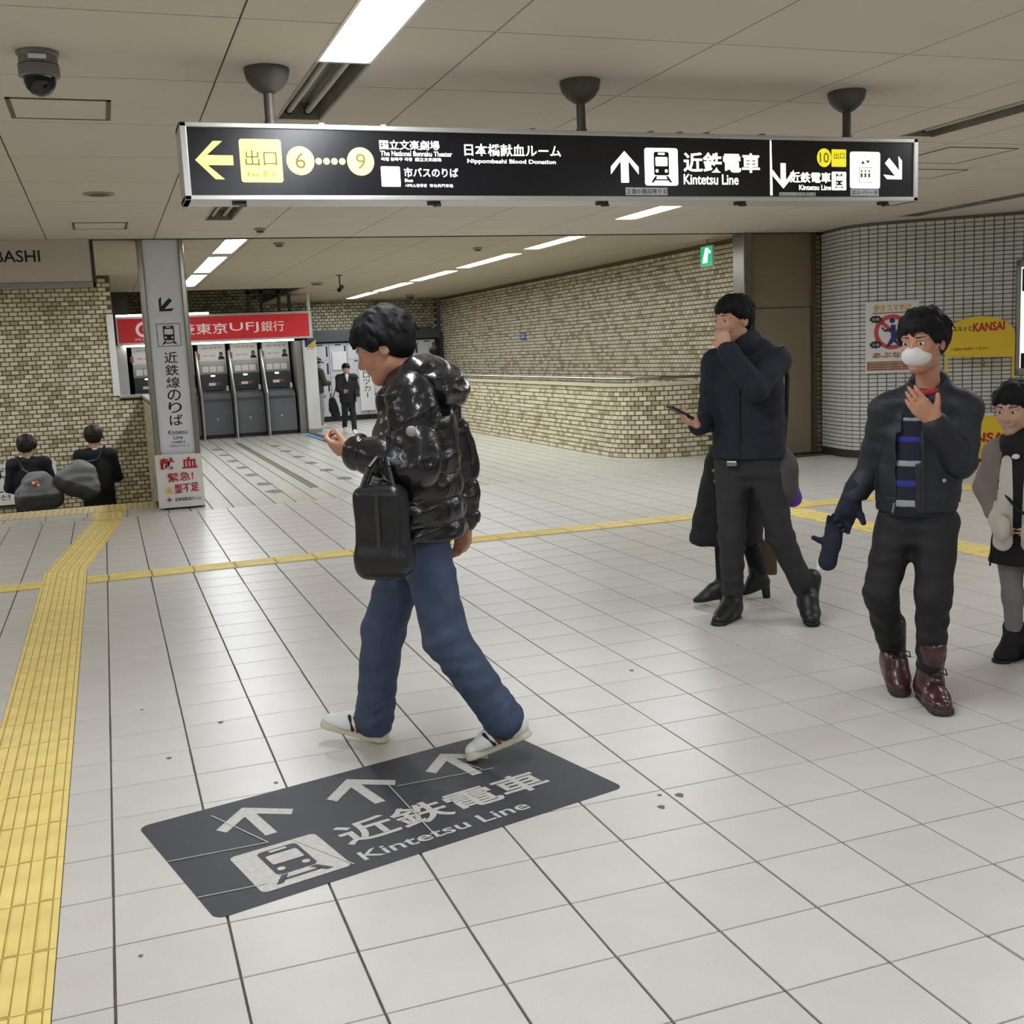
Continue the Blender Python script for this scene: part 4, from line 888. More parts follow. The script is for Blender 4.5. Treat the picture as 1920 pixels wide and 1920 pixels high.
def done(S, name, mat, parent, **k): P, Q = S.build(); return npmesh(name, P, Q, mat, parent, **k)

def rotm(yaw=0, pitch=0, roll=0):       # head frame: columns forward, left, up; pitch > 0 looks down
    y, p, r = map(math.radians, (yaw, pitch, roll))
    Rz = np.array([[math.cos(y), -math.sin(y), 0], [math.sin(y), math.cos(y), 0], [0, 0, 1]]); Ry = np.array([[math.cos(p), 0, math.sin(p)], [0, 1, 0], [-math.sin(p), 0, math.cos(p)]]); Rx = np.array([[1, 0, 0], [0, math.cos(r), -math.sin(r)], [0, math.sin(r), math.cos(r)]])
    return Rz @ Ry @ Rx
def V3(*a): return np.array(a, float)
def head(S, c, R, s=1, fem=0):
    T = lambda x, y, z: np.array(c)+R @ (V3(x, y, z)*s); E = lambda p, r, k=.02, neg=False: S.ell(T(*p), tuple(q*s for q in r), R, k*s, neg)
    E((-.012, 0, .032), (.096, .077, .09)); E((.03, 0, -.028), (.066, .061, .088), .03)
    S.cone(T(.0, .038, -.07), T(.06, .006, -.1), .028*s, .02*s, .03*s); S.cone(T(.0, -.038, -.07), T(.06, -.006, -.1), .028*s, .02*s, .03*s)
    E((.068, 0, -.1), (.022, .024, .018), .02)
    S.cone(T(.088, 0, .008), T(.108, 0, -.032), .0085*s, .0125*s, .012*s); E((.098, .013, -.037), (.011, .009, .008), .008); E((.098, -.013, -.037), (.011, .009, .008), .008)
    for q in (-1, 1):
        S.cone(T(.086, q*.014, .022), T(.072, q*.05, .02), .009*s, .008*s, .015*s); E((.062, q*.036, -.03), (.03, .024, .026), .02)
        E((.101, q*.032, .001), (.014, .017, .011), .01, True)
        E((-.012, q*.078, -.012), (.02, .009, .033), .008); E((-.008, q*.088, -.008), (.011, .006, .019), .006, True)
    S.cone(T(.09, -.021, -.063), T(.09, .021, -.063), .008*s, .008*s, .01*s); E((.098, 0, -.0615), (.012, .03, .0022), .003, True)
    return T
def eyes(c, R, s, parent, closed=False):
    for q in (-1, 1):
        e = Sdf(.0035*s); T = lambda x, y, z: np.array(c)+R @ (V3(x, y, z)*s)
        e.ell(T(.0775 if closed else .0825, q*.032, .0), (.0105*s, .0145*s, (.0045 if closed else .0075)*s), R); o = done(e, 'eye', 'eye_white', parent)
        i = Sdf(.003*s); i.ell(T(.0845 if closed else .0895, q*.032, .0), (.0055*s, .0065*s, (.0045 if closed else .0068)*s), R); done(i, 'iris', 'iris', o)
        b = Sdf(.0035*s); b.cone(T(.0945, q*.016, .024), T(.078, q*.052, .026), .004*s, .0025*s); done(b, 'eyebrow', 'hair_black', parent)
def hair(c, R, s, cell, mat, parent, fringe=.062, back=-.055, bulk=1., side=-.02, long=0, nz=.0, n=230, tl=.06):
    S = Sdf(cell); T = lambda x, y, z: np.array(c)+R @ (V3(x, y, z)*s); g = np.random.default_rng(int(abs(c[2])*1e4))
    S.ell(T(-.016, 0, .04), (.103*s*bulk, .084*s*bulk, .093*s*bulk), R, .02); S.ell(T(-.052, 0, -.01), (.06*s*bulk, .077*s*bulk, .07*s), R, .03)
    if long: S.ell(T(-.05, 0, -.07), (.06*s, .085*s, .09*s*long), R, .04)
    S.ell(T(.10, 0, -.045), (.075*s, .105*s, (.045+fringe)*s), R, .012, True)     # face opening
    if not long:
        for q in (-1, 1): S.ell(T(.012, q*.093, -.06), (.045*s, .04*s, .062*s), R, .01, True)
    for i in range(n):                                                             # tufts combed down from the crown
        az = g.uniform(-math.pi, math.pi); el = math.asin(g.uniform(-.35, .97)); front = abs(az) < 1.05
        if front and el < .42: el = g.uniform(.42, .6)
        if not front and abs(az) < 1.9 and el < -.02 and not long: el = g.uniform(.0, .3)
        d = V3(math.cos(el)*math.cos(az), math.cos(el)*math.sin(az), math.sin(el)); b = V3(-.016, 0, .038)+d*V3(.1, .081, .09)*bulk*.95
        dn = V3(.25 if front else -.12, .1*math.sin(az), -1); dn = dn-d*np.dot(dn, d); dn = _n(dn+g.normal(0, .1, 3)); L = tl*g.uniform(.6, 1.15)*(.8 if front else 1)*(.55 if el > .95 else 1)
        m_ = b+dn*L*.5+d*.005; e = b+dn*L-d*(.002 if front else .001)*L/.05
        S.cone(T(*b), T(*m_), .0105*s, .0085*s, .009); S.cone(T(*m_), T(*e), .0085*s, .003*s, .006)
    return done(S, 'hair', mat, parent)
def hand(S, W, d, n, t, curls, s=1, thumb=(.55, .7, .35), k=.01, tc=.3, fat=1):
    d = _n(d); n = _n(np.array(n)-d*np.dot(n, d)); t = _n(np.array(t)-d*np.dot(t, d)-n*np.dot(t, n)); W = np.array(W)
    offs = (.031, .0105, -.0105, -.030); lens = (.074, .082, .076, .06); ba = (.086, .09, .086, .078)
    for i in range(4):
        b = W+d*ba[i]*s+t*offs[i]*s; S.cone(W+t*offs[i]*.6*s+d*.005*s, b, .0155*s*fat, .0115*s*fat, .016*s)
        p = b; a = 0
        for j, (fr, r) in enumerate(((.44, .0095), (.31, .0085), (.25, .0075))):
            a += curls[i][j] if isinstance(curls[i], (tuple, list)) else curls[i]
            q = p+(d*math.cos(a)+n*math.sin(a))*lens[i]*fr*s; S.cone(p, q, r*s*fat, (r-.0008)*s*fat, .004*s); p = q
    b = W+d*.022*s+t*.026*s; v = _n(d*thumb[0]+t*thumb[1]+n*thumb[2]); q = b+v*.04*s; S.cone(W+d*.01*s, b, .0165*s*fat, .0155*s*fat, .014*s); S.cone(b, q, .0145*s*fat, .0115*s*fat, .012*s)
    v2 = _n(v*math.cos(tc)+_n(d*.8+n*.5)*math.sin(tc)); S.cone(q, q+v2*.032*s, .0112*s*fat, .0095*s*fat, .006*s)
    return S
def body(J, R, g=1, cell=.007, s=1, hands=None, neck=.05, legs=True):
    S = Sdf(cell); T = head(S, J['hd'], R, s)
    S.cone(T(-.022, 0, -.06), J['nk'], neck*s, .056*g*s, .03); ch = V3(*J['ch']); pv = V3(*J['pv'])
    lat = _n(V3(*J['sl'])-V3(*J['sr'])); fr = _n(np.cross(lat, ch-pv)); fl_ = (fr, .66)
    S.cone(J['sl'], J['sr'], .052*g, .052*g, .05); S.cone(V3(*J['nk'])+(ch-V3(*J['nk']))*.3, ch, .07*g, .13*g, .06, flat=fl_); S.cone(ch, pv, .135*g, .125*g, .05, flat=fl_)
    for a in 'lr':
        S.chain([J['s'+a], J['e'+a], J['w'+a]], [.047*g, .037*g, .026*s], .025)
        if legs: S.chain([J['h'+a], J['k'+a], J['a'+a]], [.078*g, .052*g, .038*g], .04); S.cone(J['a'+a], V3(*J['a'+a])*.55+V3(*J['t'+a])*.45-(0, 0, .02), .03*g, .018*g, .02)
    for h in (hands or []): hand(S, **h)
    return S
def jacket(J, cell, rt, dp, ra, rf, hem, k=.04, puff=0, low=None, cuff=.93, rs=None, top=None, sleeve=(1, 1)):
    S = Sdf(cell); ch = V3(*J['ch']); pv = V3(*J['pv']); nk = V3(*J['nk']); lat = _n(V3(*J['sl'])-V3(*J['sr'])); fr = _n(np.cross(lat, nk-pv)); fl_ = (fr, dp)
    lo = pv+_n(pv-ch)*max(0, (pv[2]-hem)+.03); rl = low or rt
    zt = J['sl'][2]+.005-rt*.92;
    for q in 'lr': S.cone(nk-(0, 0, .035), J['s'+q], .055, (rs or ra)*.85, .05)
    ax_ = _n(nk-pv); st0 = pv+ax_*max(.05, (zt-pv[2])/ax_[2])
    S.cone(st0, lo, rt*.98, rl, k, flat=fl_, puff=(puff[0], puff[1], .2) if puff else None)
    S.cone(J['sl'], J['sr'], rs or ra*.95, rs or ra*.95, .06); S.cone(nk+(0, 0, -.01), ch, .06, rt*.75, .05, flat=fl_)
    for a, q in (('l', 0), ('r', 1)):
        s_, e_, w_ = V3(*J['s'+a]), V3(*J['e'+a]), V3(*J['w'+a]); w2 = e_+(w_-e_)*cuff
        S.cone(s_, e_, ra, rf*1.05, k*.6, puff=(puff[2], puff[1], 0) if puff else None); S.cone(e_, w2, rf*1.05, rf*.88, k*.5, puff=(puff[2], puff[1]*.8, .5) if puff else None)
    S.cut((0, 0, hem), (0, 0, -1)); return S
def trousers(J, cell, rh, rk, ra, top, dp=.72, leg=1.):
    S = Sdf(cell); pv = V3(*J['pv']); lat = _n(V3(*J['hl'])-V3(*J['hr'])); fr = _n(np.cross(lat, V3(0, 0, 1)))
    S.cone((pv[0], pv[1], top), (V3(*J['hl'])+V3(*J['hr']))/2, rh*1.45, rh*1.4, .03, flat=(fr, dp))
    for a in 'lr':
        h, k, q = V3(*J['h'+a]), V3(*J['k'+a]), V3(*J['a'+a]); q = k+(q-k)*leg
        S.cone(h, k, rh, rk, .035); S.cone(k, q, rk, ra, .03)
    S.cut((0, 0, top), (0, 0, 1)); return S
def shoe(name, heel, toe, mat, sole_mat, parent, w=.043, h=.075, cell=.0045, ankle=None, shaft=0, rs=.05, solet=.016, hl=0, heelh=0):
    heel = V3(*heel); toe = V3(*toe); d = _n(toe-heel); up = _n(np.cross(np.cross(d, (0, 0, 1)), d)); L = np.linalg.norm(toe-heel)
    S = Sdf(cell); a = heel+d*.035+up*(h*.5); b = heel+d*L*.62+up*(h*.36); c = toe-d*.04+up*(h*.3)
    S.cone(a, b, h*.46, h*.42, .03); S.cone(b, c, w*.95, w*.82, .03, flat=(up, .72)); S.cone(heel+d*.05+up*h*.7, heel+d*.09+up*h*.85, h*.42, h*.4, .03); S.cone(heel+d*.09+up*h*.8, b, h*.45, h*.44, .03)
    if shaft and ankle is not None: S.cone(heel+d*.06+up*h*.5, V3(*ankle)+_n(V3(*ankle)-heel-d*.06)*shaft, rs*.9, rs, .03)
    S.cut(heel+up*solet*.8, -up); o = done(S, name, mat, parent)
    T = Sdf(cell); T.cone(heel+d*.037, toe-d*.04, w*.9, w*.98, .02); T.cut(heel+up*solet, up); T.cut(heel, -up)
    if heelh: T = Sdf(cell); T.cone(heel+d*.03+up*.03, heel+d*.03-(0, 0, heelh), .027, .022, .01); T.cut((0, 0, .001), (0, 0, -1))
    done(T, 'heel' if heelh else 'sole', sole_mat, o); return o
def bulk(name, prims, mat, parent, cell=.008, wr=None, **k):
    S = Sdf(cell)
    for p in prims:
        if p[0] == 'c': S.cone(*p[1:])
        else: S.ell(*p[1:])
    S.wr = wr; return done(S, name, mat, parent, **k)
def person(loc, deg, label, z=0): return empty('person', (loc[0], loc[1], z), math.radians(deg), label=label, cat='person')

M('skin', (196, 150, 124), .5, var=.04, vs=25); M('skin_b', (186, 134, 108), .5, var=.04, vs=25); M('skin_c', (198, 156, 132), .5)
M('eye_white', (205, 198, 190), .3); M('iris', (20, 14, 12), .2)
M('hair_black', (15, 14, 16), .68, var=.3, vs=60, spec=.25); M('hair_brown', (44, 31, 27), .55, var=.3, vs=60, spec=.35)
M('puffer', (22, 21, 23), .27, var=.15, vs=12, bump=.5, bs=26, coat=.2); M('puffer_matte', (26, 25, 26), .4, bump=.3, bs=30)
M('jeans', (62, 76, 100), .8, var=.16, vs=14, bump=.2, bs=300); M('sneaker', (226, 226, 224), .5); M('rubber', (206, 200, 176), .6); M('stripe_red', (120, 40, 40), .6)
M('leather', (28, 28, 30), .35, var=.1, bump=.1, bs=60); M('phone_blue', (84, 140, 176), .3); M('screen', (16, 20, 26), .12)
M('navy_coat', (27, 29, 42), .85, var=.1, vs=30, bump=.15, bs=200); M('black_denim', (42, 42, 45), .8, var=.12, vs=16, bump=.15, bs=300); M('boot_black', (22, 21, 21), .45)
M('grey_bag', (128, 129, 128), .7, var=.08, vs=10); M('grey_bag_dark', (72, 71, 70), .75, var=.08, vs=10); M('black_coat', (19, 19, 22), .85); M('purple', (92, 52, 160), .5); M('brown_bag', (96, 78, 52), .6)
M('bomber', (24, 27, 36), .6, var=.12, vs=12, bump=.2, bs=40); M('black_trousers', (20, 20, 22), .75, var=.15, vs=14); M('oxblood', (66, 30, 34), .3, var=.15, vs=20, coat=.3); M('lace', (26, 22, 22), .7); M('boot_sole', (48, 40, 36), .6)
M('glove', (28, 31, 48), .85); M('mask', (224, 220, 220), .6); M('sweater', (22, 24, 40), .85); M('stripe_blue', (38, 44, 132), .8); M('stripe_grey', (150, 150, 154), .8); M('red_collar', (170, 44, 50), .8)
M('taupe_coat', (128, 118, 108), .85, var=.06); M('cream', (206, 200, 188), .8); M('tights', (122, 120, 120), .8); M('felt_boot', (24, 22, 22), .9); M('suit_navy', (26, 28, 40), .8); M('shirt', (226, 226, 224), .7); M('suit_black', (24, 25, 28), .8); M('grey_trousers', (150, 148, 146), .85); M('charm', (206, 96, 52), .7); M('buckle', (150, 148, 140), .3, metal=.8); M('olive', (58, 60, 46), .8)

# --- man in the black puffer jacket, walking left and looking at his phone
p = person((1.03, 4.02), 154.5, 'man in a glossy black puffer jacket and jeans walking left, looking at his phone')
J = dict(hd=(.066, 0, 1.552), nk=(-.03, 0, 1.41), ch=(-.055, 0, 1.27), pv=(-.035, 0, .92), sl=(-.06, .185, 1.37), el=(-.085, .275, 1.125), wl=(.15, .19, 1.185), sr=(-.07, -.185, 1.37), er=(-.15, -.25, 1.12), wr=(-.165, -.25, .855),
         hl=(-.05, .085, .88), kl=(-.125, .105, .475), al=(-.325, .105, .16), tl=(-.24, .105, .06), hr=(-.01, -.085, .88), kr=(.15, -.09, .47), ar=(.215, -.1, .1), tr=(.3, -.1, .06))
HR = rotm(0, 24, 0)
hd = [dict(W=J['wl'], d=(.92, -.28, .16), n=(-.1, -.65, .75), t=(.2, .3, .9), curls=[(.5, .9, .8), (.6, 1.0, .8), (.7, 1.0, .8), (.8, 1.0, .8)], thumb=(.75, .35, .55), tc=.2),
      dict(W=J['wr'], d=(.12, .05, -1), n=(.5, .85, 0), t=(.85, -.3, 0), curls=[(.35, .4, .3), (.45, .5, .3), (.5, .5, .3), (.5, .5, .3)], thumb=(.8, .4, .3))]
done(body(J, HR, .92, .006, 1, hd), 'body', 'skin_b', p); eyes(J['hd'], HR, 1, p, True)
hair(J['hd'], HR, 1.04, .006, 'hair_black', p, fringe=.05, bulk=1.05, back=-.075, nz=.004)
S = jacket(J, .0065, .226, .74, .088, .076, .85, k=.03, puff=(4, .02, 2), low=.243, rs=.08)
S.ell((-.03, 0, 1.43), (.092, .105, .06), k=.03); S.cone((.05, .05, 1.36), (.05, -.05, 1.36), .045, .045, .04)
S.cone((-.03, .13, 1.24), (-.085, .27, 1.14), .07, .07, .03); S.wr = (.004, 38); done(S, 'jacket', 'puffer', p)
S = Sdf(.0065); S.ell((-.135, 0, 1.425), (.11, .165, .068), rotm(0, -42), .03); S.ell((-.17, 0, 1.39), (.075, .14, .06), rotm(0, -35), .03); S.cone((-.07, .11, 1.465), (-.07, -.11, 1.465), .045, .045, .03); S.cone((.02, .10, 1.385), (-.08, .13, 1.455), .035, .048, .03); S.cone((.02, -.10, 1.395), (-.08, -.13, 1.455), .03, .045, .03); S.wr = (.006, 45); done(S, 'hood', 'puffer', p)
S = Sdf(.006); S.cone((-.112, .36, 1.27), (-.113, .364, 1.27), .02, .02); b = Sdf(.004); b.ell((-.09, .366, 1.262), (.019, .008, .019)); done(b, 'sleeve_badge', 'grey_plate', p)
for k_, w_ in (('l', 'wl'), ('r', 'wr')):
    e_, q = V3(*J['e'+k_]), V3(*J[w_]); S = Sdf(.006); S.cone(e_+(q-e_)*.88, e_+(q-e_)*.97, .058, .054, .01); S.wr = (.002, 60); done(S, 'cuff', 'puffer_matte', p)
S = trousers(J, .007, .098, .082, .074, .95, leg=.98); S.wr = (.004, 38); done(S, 'jeans', 'jeans', p)
for a, e_ in (('l', V3(-.02, 0, 0)), ('r', V3(0, 0, 0))):
    k_, q = V3(*J['k'+a]), V3(*J['a'+a]); S = Sdf(.006); S.cone(k_+(q-k_)*.82, q, .076, .08, .02); S.wr = (.004, 55); done(S, 'jeans_cuff', 'jeans', p)
for heel, toe in (((-.425, .105, .10), (-.185, .105, .004)), ((.17, -.1, .004), (.43, -.1, .075))):
    o = shoe('sneaker', heel, toe, 'sneaker', 'rubber', p, w=.048, h=.092, solet=.03); h_, t_ = V3(*heel), V3(*toe); d_ = _n(t_-h_); up = _n(np.cross(np.cross(d_, (0, 0, 1)), d_))
    for q, mt in ((.42, 'stripe_red'), (.5, 'lace')):
        S = Sdf(.0035); L = np.linalg.norm(t_-h_); sd = V3(0, .0505, 0); a = h_+d_*L*q+up*.03+sd; b = h_+d_*L*(q+.1)+up*.078+sd*.72; S.cone(a, b, .007, .0065); done(S, 'side_stripe', mt, o)
    for q in (.56, .62, .68):
        S = Sdf(.003); c = h_+d_*L*q+up*(.088-.12*(q-.5)); S.cone(c+(0, .024, -.004), c-(0, .024, .004), .0035); done(S, 'lace', 'paper_grey', o)
ph = empty('smartphone', p.matrix_world @ Vector((0, 0, 0)), label='blue cased smartphone held by the puffer jacket man', cat='smartphone')
ph.matrix_world = Matrix.Translation((1.03, 4.02, 0)) @ Matrix.Rotation(math.radians(154.5), 4, 'Z') @ Matrix.Translation((.265, .135, 1.228)) @ Matrix.Rotation(math.radians(-18), 4, 'Y') @ Matrix.Rotation(math.radians(-14), 4, 'Z')
MB().box((-.07, -.035, -.006), (.07, .035, .004)).obj('case', 'phone_blue', ph, bevel=.004); MB().box((-.064, -.031, .0035), (.064, .031, .0055)).obj('screen', 'screen', ph)
def place(name, loc, deg, label, cat): return empty(name, loc, math.radians(deg), label=label, cat=cat)
bg = place('tote_bag', (1.03, 4.02, 0), 154.5, 'black leather tote bag hanging from the puffer jacket man', 'bag')
S = Sdf(.007)
S.rbox((.035, .335, .925), (.09, .06, .155), rotm(-12, 0, 0), .035); S.rbox((.035, .335, .81), (.093, .066, .05), rotm(-12, 0, 0), .04, .04); S.wr = (.0025, 30); done(S, 'bag_body', 'leather', bg)
for y in (.29, .36): MB().tube([(-.02, y, 1.06), (.0, y-.02, 1.14), (.03, .25, 1.235 if y < .3 else 1.2), (.07, y-.02, 1.14), (.1, y, 1.06)], .009, 8).obj('handle', 'leather', bg, smooth='auto')
MB().box((.03, .394, .8), (.044, .402, 1.05)).obj('zip', 'dark_steel', bg)

# --- man in the navy jacket, phone in hand, other hand at his mouth
p = person((3.2, 5.22), -140, 'man in a navy jacket and black jeans with one hand at his mouth')
J = dict(hd=(.04, -.033, 1.622), nk=(-.01, .028, 1.46), ch=(-.01, .028, 1.24), pv=(0, .03, .9), sr=(.0, -.15, 1.395), sl=(-.01, .182, 1.39), er=(.0, -.19, 1.09), wr=(.2, -.18, 1.07), el=(.19, .135, 1.26), wl=(.25, .0, 1.47),
         hl=(0, .11, .86), hr=(0, -.065, .86), kr=(.06, -.052, .46), ar=(.03, -.063, .1), tr=(.12, -.078, .05), kl=(-.02, .19, .46), al=(-.07, .33, .12), tl=(.0, .37, .06))
HR = rotm(-26, 4, 0)
hd = [dict(W=J['wr'], d=(.72, -.55, .45), n=(-.25, .25, .9), t=(.45, .75, .1), curls=[(.4, .7, .6), (.5, .8, .6), (.6, .8, .6), (.7, .8, .6)], thumb=(.7, .5, .5), tc=.2),
      dict(W=J['wl'], d=(-.25, -.35, .9), n=(-.85, .1, -.2), t=(.2, -.9, 0), curls=[(.5, .5, .4), (.6, .6, .4), (.7, .7, .4), (.8, .7, .4)], thumb=(.7, .6, .2))]
done(body(J, HR, .95, .0065, 1, hd), 'body', 'skin', p); eyes(J['hd'], HR, 1, p); hair(J['hd'], HR, 1.0, .0065, 'hair_black', p, fringe=.058, bulk=1.02, back=-.05)
S = jacket(J, .0075, .2, .68, .072, .062, .885, low=.196, rs=.062); S.cone((-.02, .1, 1.46), (-.02, -.05, 1.46), .055, .055, .04); S.wr = (.004, 30); done(S, 'jacket', 'navy_coat', p)
S = Sdf(.007); S.cone((.02, .03, 1.475), (-.02, .03, 1.5), .078, .072, .02); done(S, 'collar', 'navy_coat', p)
S = trousers(J, .008, .098, .07, .058, .93, leg=.95); S.wr = (.004, 36); done(S, 'jeans', 'black_denim', p)
MB().tube([(.118, .03, 1.40), (.137, .026, 1.2), (.136, .026, 1.0), (.135, .026, .89)], .0045, 6).obj('zip', 'black', p)
b = MB().box((.122, -.05, .85), (.14, .01, .88)).obj('belt_buckle', 'buckle', p, bevel=.008)
for pts in (((.0, -.05, .0), (.25, -.085, .0), J['ar']), ((-.1, .3, .06), (.1, .4, .002), J['al'])): shoe('boot', pts[0], pts[1], 'boot_black', 'black', p, w=.046, h=.1, ankle=pts[2], shaft=.1, rs=.055, solet=.022)
ph = place('smartphone', (3.2, 5.22, 0), -140, 'dark smartphone in the lowered hand of the navy jacket man', 'smartphone')
m = MB().box((-.07, -.035, -.005), (.07, .035, .005)); o = m.obj('case', 'black', ph, bevel=.004); o2 = MB().box((-.064, -.031, .0045), (.064, .031, .006)).obj('screen', 'screen', ph)
for q in (o, o2): q.matrix_local = Matrix.Translation((.30, -.242, 1.152)) @ Matrix.Rotation(math.radians(-40), 4, 'Z') @ Matrix.Rotation(math.radians(-28), 4, 'Y')
bg = place('shoulder_bag', (3.2, 5.22, 0), -140, 'soft grey bag hanging at the hip of the navy jacket man', 'bag')
bulk('bag_body', [('e', (-.04, .19, .8), (.07, .1, .14)), ('e', (-.04, .2, .72), (.06, .085, .09))], 'grey_bag_dark', bg, .008, (.003, 35)); MB().tube([(-.06, .2, .93), (-.09, .21, 1.1), (-.1, .215, 1.3), (-.06, .2, 1.47)], .012, 8).obj('strap', 'black', bg, smooth='auto')

# --- woman in a long black coat, mostly hidden behind him
p = person((3.33, 5.57), 160, 'woman in a long black coat and heeled boots behind the navy jacket man')
J = dict(hd=(-.07, 0, 1.35), nk=(-.07, 0, 1.21), ch=(-.06, 0, 1.07), pv=(-.05, 0, .82), sl=(-.06, .15, 1.17), el=(-.06, .18, .95), wl=(.04, .16, .8), sr=(-.06, -.15, 1.17), er=(-.1, -.19, .95), wr=(-.16, -.2, .76), hl=(-.05, .07, .8), hr=(-.05, -.07, .8), kl=(.06, .07, .43), al=(.06, .06, .11), tl=(.12, .06, .06), kr=(-.1, -.06, .42), ar=(-.17, -.06, .12), tr=(-.12, -.06, .08))
HR = rotm(0, 5); hd = [dict(W=J['wl'], d=(.5, -.2, -.8), n=(0, -1, 0), t=(1, 0, 0), curls=[.3]*4, s=.9), dict(W=J['wr'], d=(.1, 0, -1), n=(0, 1, 0), t=(1, 0, 0), curls=[.4]*4, s=.9)]
done(body(J, HR, .84, .008, .95, hd), 'body', 'skin', p); eyes(J['hd'], HR, .95, p); hair(J['hd'], HR, .98, .008, 'hair_black', p, long=1)
S = jacket(J, .009, .17, .72, .07, .056, .36, low=.2, k=.03); S.cone((-.02, 0, .8), (.06, .02, .37), .17, .19, .05); S.wr = (.005, 26); done(S, 'coat', 'black_coat', p)
done(trousers(J, .009, .075, .056, .045, .82), 'tights', 'black_coat', p)
for heel, toe, an in (((.03, .06, .035), (.25, .06, .004), J['al']), ((-.24, -.06, .07), (-.06, -.06, .004), J['ar'])): shoe('boot', heel, toe, 'boot_black', 'boot_black', p, w=.036, h=.08, ankle=an, shaft=.3, rs=.05, heelh=.07)
bg = place('carrier_bag', (3.33, 5.57, 0), 160, 'small purple bag showing under the grey bag', 'bag'); S = Sdf(.007); S.cone((-.36, -.1, .65), (-.38, -.1, .58), .05, .055, .02, flat=(V3(0, 1, 0), .5)); done(S, 'bag_body', 'purple', bg); MB().tube([(-.34, -.1, .69), (-.24, -.15, .74), (-.17, -.2, .72)], .006, 6).obj('handle', 'purple', bg)
bg = place('paper_bag', (3.33, 5.57, 0), 160, 'brown bag low behind the heeled boot', 'bag'); m = MB().box((-.29, -.2, .12), (-.13, -.12, .33)).obj('bag_body', 'brown_bag', bg, bevel=.01); MB().tube([(-.27, -.16, .33), (-.22, -.18, .52), (-.17, -.2, .68), (-.16, -.17, .5), (-.15, -.16, .33)], .005, 6).obj('handle', 'brown_bag', bg)
MB().box((-.02, -.1, .004), (.0, -.09, .005)) if False else None

# --- masked man in the black bomber jacket
p = person((3.08, 3.68), -140, 'man in a white face mask, black bomber jacket and dark red boots')
J = dict(hd=(.035, .012, 1.478), nk=(-.02, .03, 1.325), ch=(-.01, .028, 1.12), pv=(0, -.015, .79), sr=(-.005, -.135, 1.205), sl=(-.005, .17, 1.205), er=(-.05, -.2, .965), wr=(.02, -.268, .83), el=(.06, .165, .995), wl=(.2, .085, 1.175),
         hr=(.0, -.085, .74), hl=(0, .065, .74), kr=(.09, -.135, .46), ar=(-.13, -.13, .15), tr=(-.03, -.11, .08), kl=(.1, .072, .455), al=(.05, .055, .12), tl=(.15, .1, .06))
HR = rotm(-14, 6, 0)
hd = [dict(W=J['wl'], d=(.42, -.55, .7), n=(-.75, -.1, .2), t=(.2, .4, .6), curls=[(.25, .3, .2), (.25, .3, .25), (.3, .35, .25), (.35, .4, .3)], thumb=(.6, .7, .2), s=.98)]
done(body(J, HR, .88, .006, .96, hd), 'body', 'skin_b', p); eyes(J['hd'], HR, .96, p); hair(J['hd'], HR, .99, .006, 'hair_black', p, fringe=.056, bulk=1.05, back=-.04)
S = Sdf(.0045); T = lambda x, y, z: V3(*J['hd'])+HR @ (V3(x, y, z)*.96); S.ell(T(.062, 0, -.052), (.055, .058, .045), HR); S.ell(T(.1, 0, -.035), (.02, .02, .018), HR, .02); S.cut(T(.028, 0, 0), HR @ V3(-1, 0, 0)); done(S, 'face_mask', 'mask', p)
for q in (-1, 1): MB().tube([T(.04, q*.058, -.03), T(.0, q*.078, -.012), T(-.01, q*.082, .0)], .0018, 5).obj('mask_loop', 'mask', p)
S = jacket(J, .0065, .172, .7, .066, .057, .83, low=.165, k=.03, cuff=.9, rs=.056)
for q in ((.03, .075), (-.02, .085), (-.05, .03), (-.02, -.03), (.03, -.03)): S.ell((q[0], q[1], 1.305), (.017, .017, .02), None, .015)
OPEN = lambda S: (S.rbox((.16, -.022, 1.2), (.1, .034, .2), rotm(0, 0, 2), .01, .006, neg=True), S.rbox((.16, -.036, .9), (.1, .036, .22), rotm(0, 0, 2), .01, .006, neg=True), S.rbox((.1, .0, 1.36), (.09, .05, .09), rotm(0, 0, 45), .01, .01, neg=True))
OPEN(S); S.wr = (.004, 34); done(S, 'bomber_jacket', 'bomber', p)
S = Sdf(.0065); S.cone((-.0, -.012, .86), (-.0, -.015, .80), .163, .158, .02, flat=(V3(1, 0, 0), .74)); S.cut((0, 0, .795), (0, 0, -1)); S.cut((0, 0, .86), (0, 0, 1)); OPEN(S); S.wr = (.002, 110); done(S, 'waistband', 'bomber', p)
S = Sdf(.0065); S.cone((.0, .02, 1.19), (.015, -.02, .82), .108, .132, .02, flat=(V3(1, 0, 0), .76)); S.cut((0, 0, .775), (0, 0, -1)); done(S, 'sweater', 'sweater', p)
for z_, hh, mt in ((1.09, .028, 'stripe_blue'), (.995, .028, 'stripe_grey'), (.915, .028, 'stripe_blue'), (.835, .03, 'stripe_grey'), (1.17, .016, 'stripe_grey')):
    S = Sdf(.006); S.cone((.0, .02, 1.19), (.015, -.02, .82), .110, .134, .02, flat=(V3(1, 0, 0), .765)); S.cut((0, 0, z_+hh/2), (0, 0, 1)); S.cut((0, 0, z_-hh/2), (0, 0, -1)); S.cut((.06, 0, 0), (-1, 0, 0)); done(S, 'sweater_stripe', mt, p)
S = Sdf(.005)
for a in np.linspace(-1.5, 1.5, 9): S.ell((-.005+.062*math.cos(a), .025+.058*math.sin(a), 1.295-.02*math.cos(a)), (.013, .016, .013), None, .01)
done(S, 'red_collar', 'red_collar', p)
S = trousers(J, .007, .09, .067, .056, .815, leg=.85); S.wr = (.0045, 36); done(S, 'trousers', 'black_trousers', p)
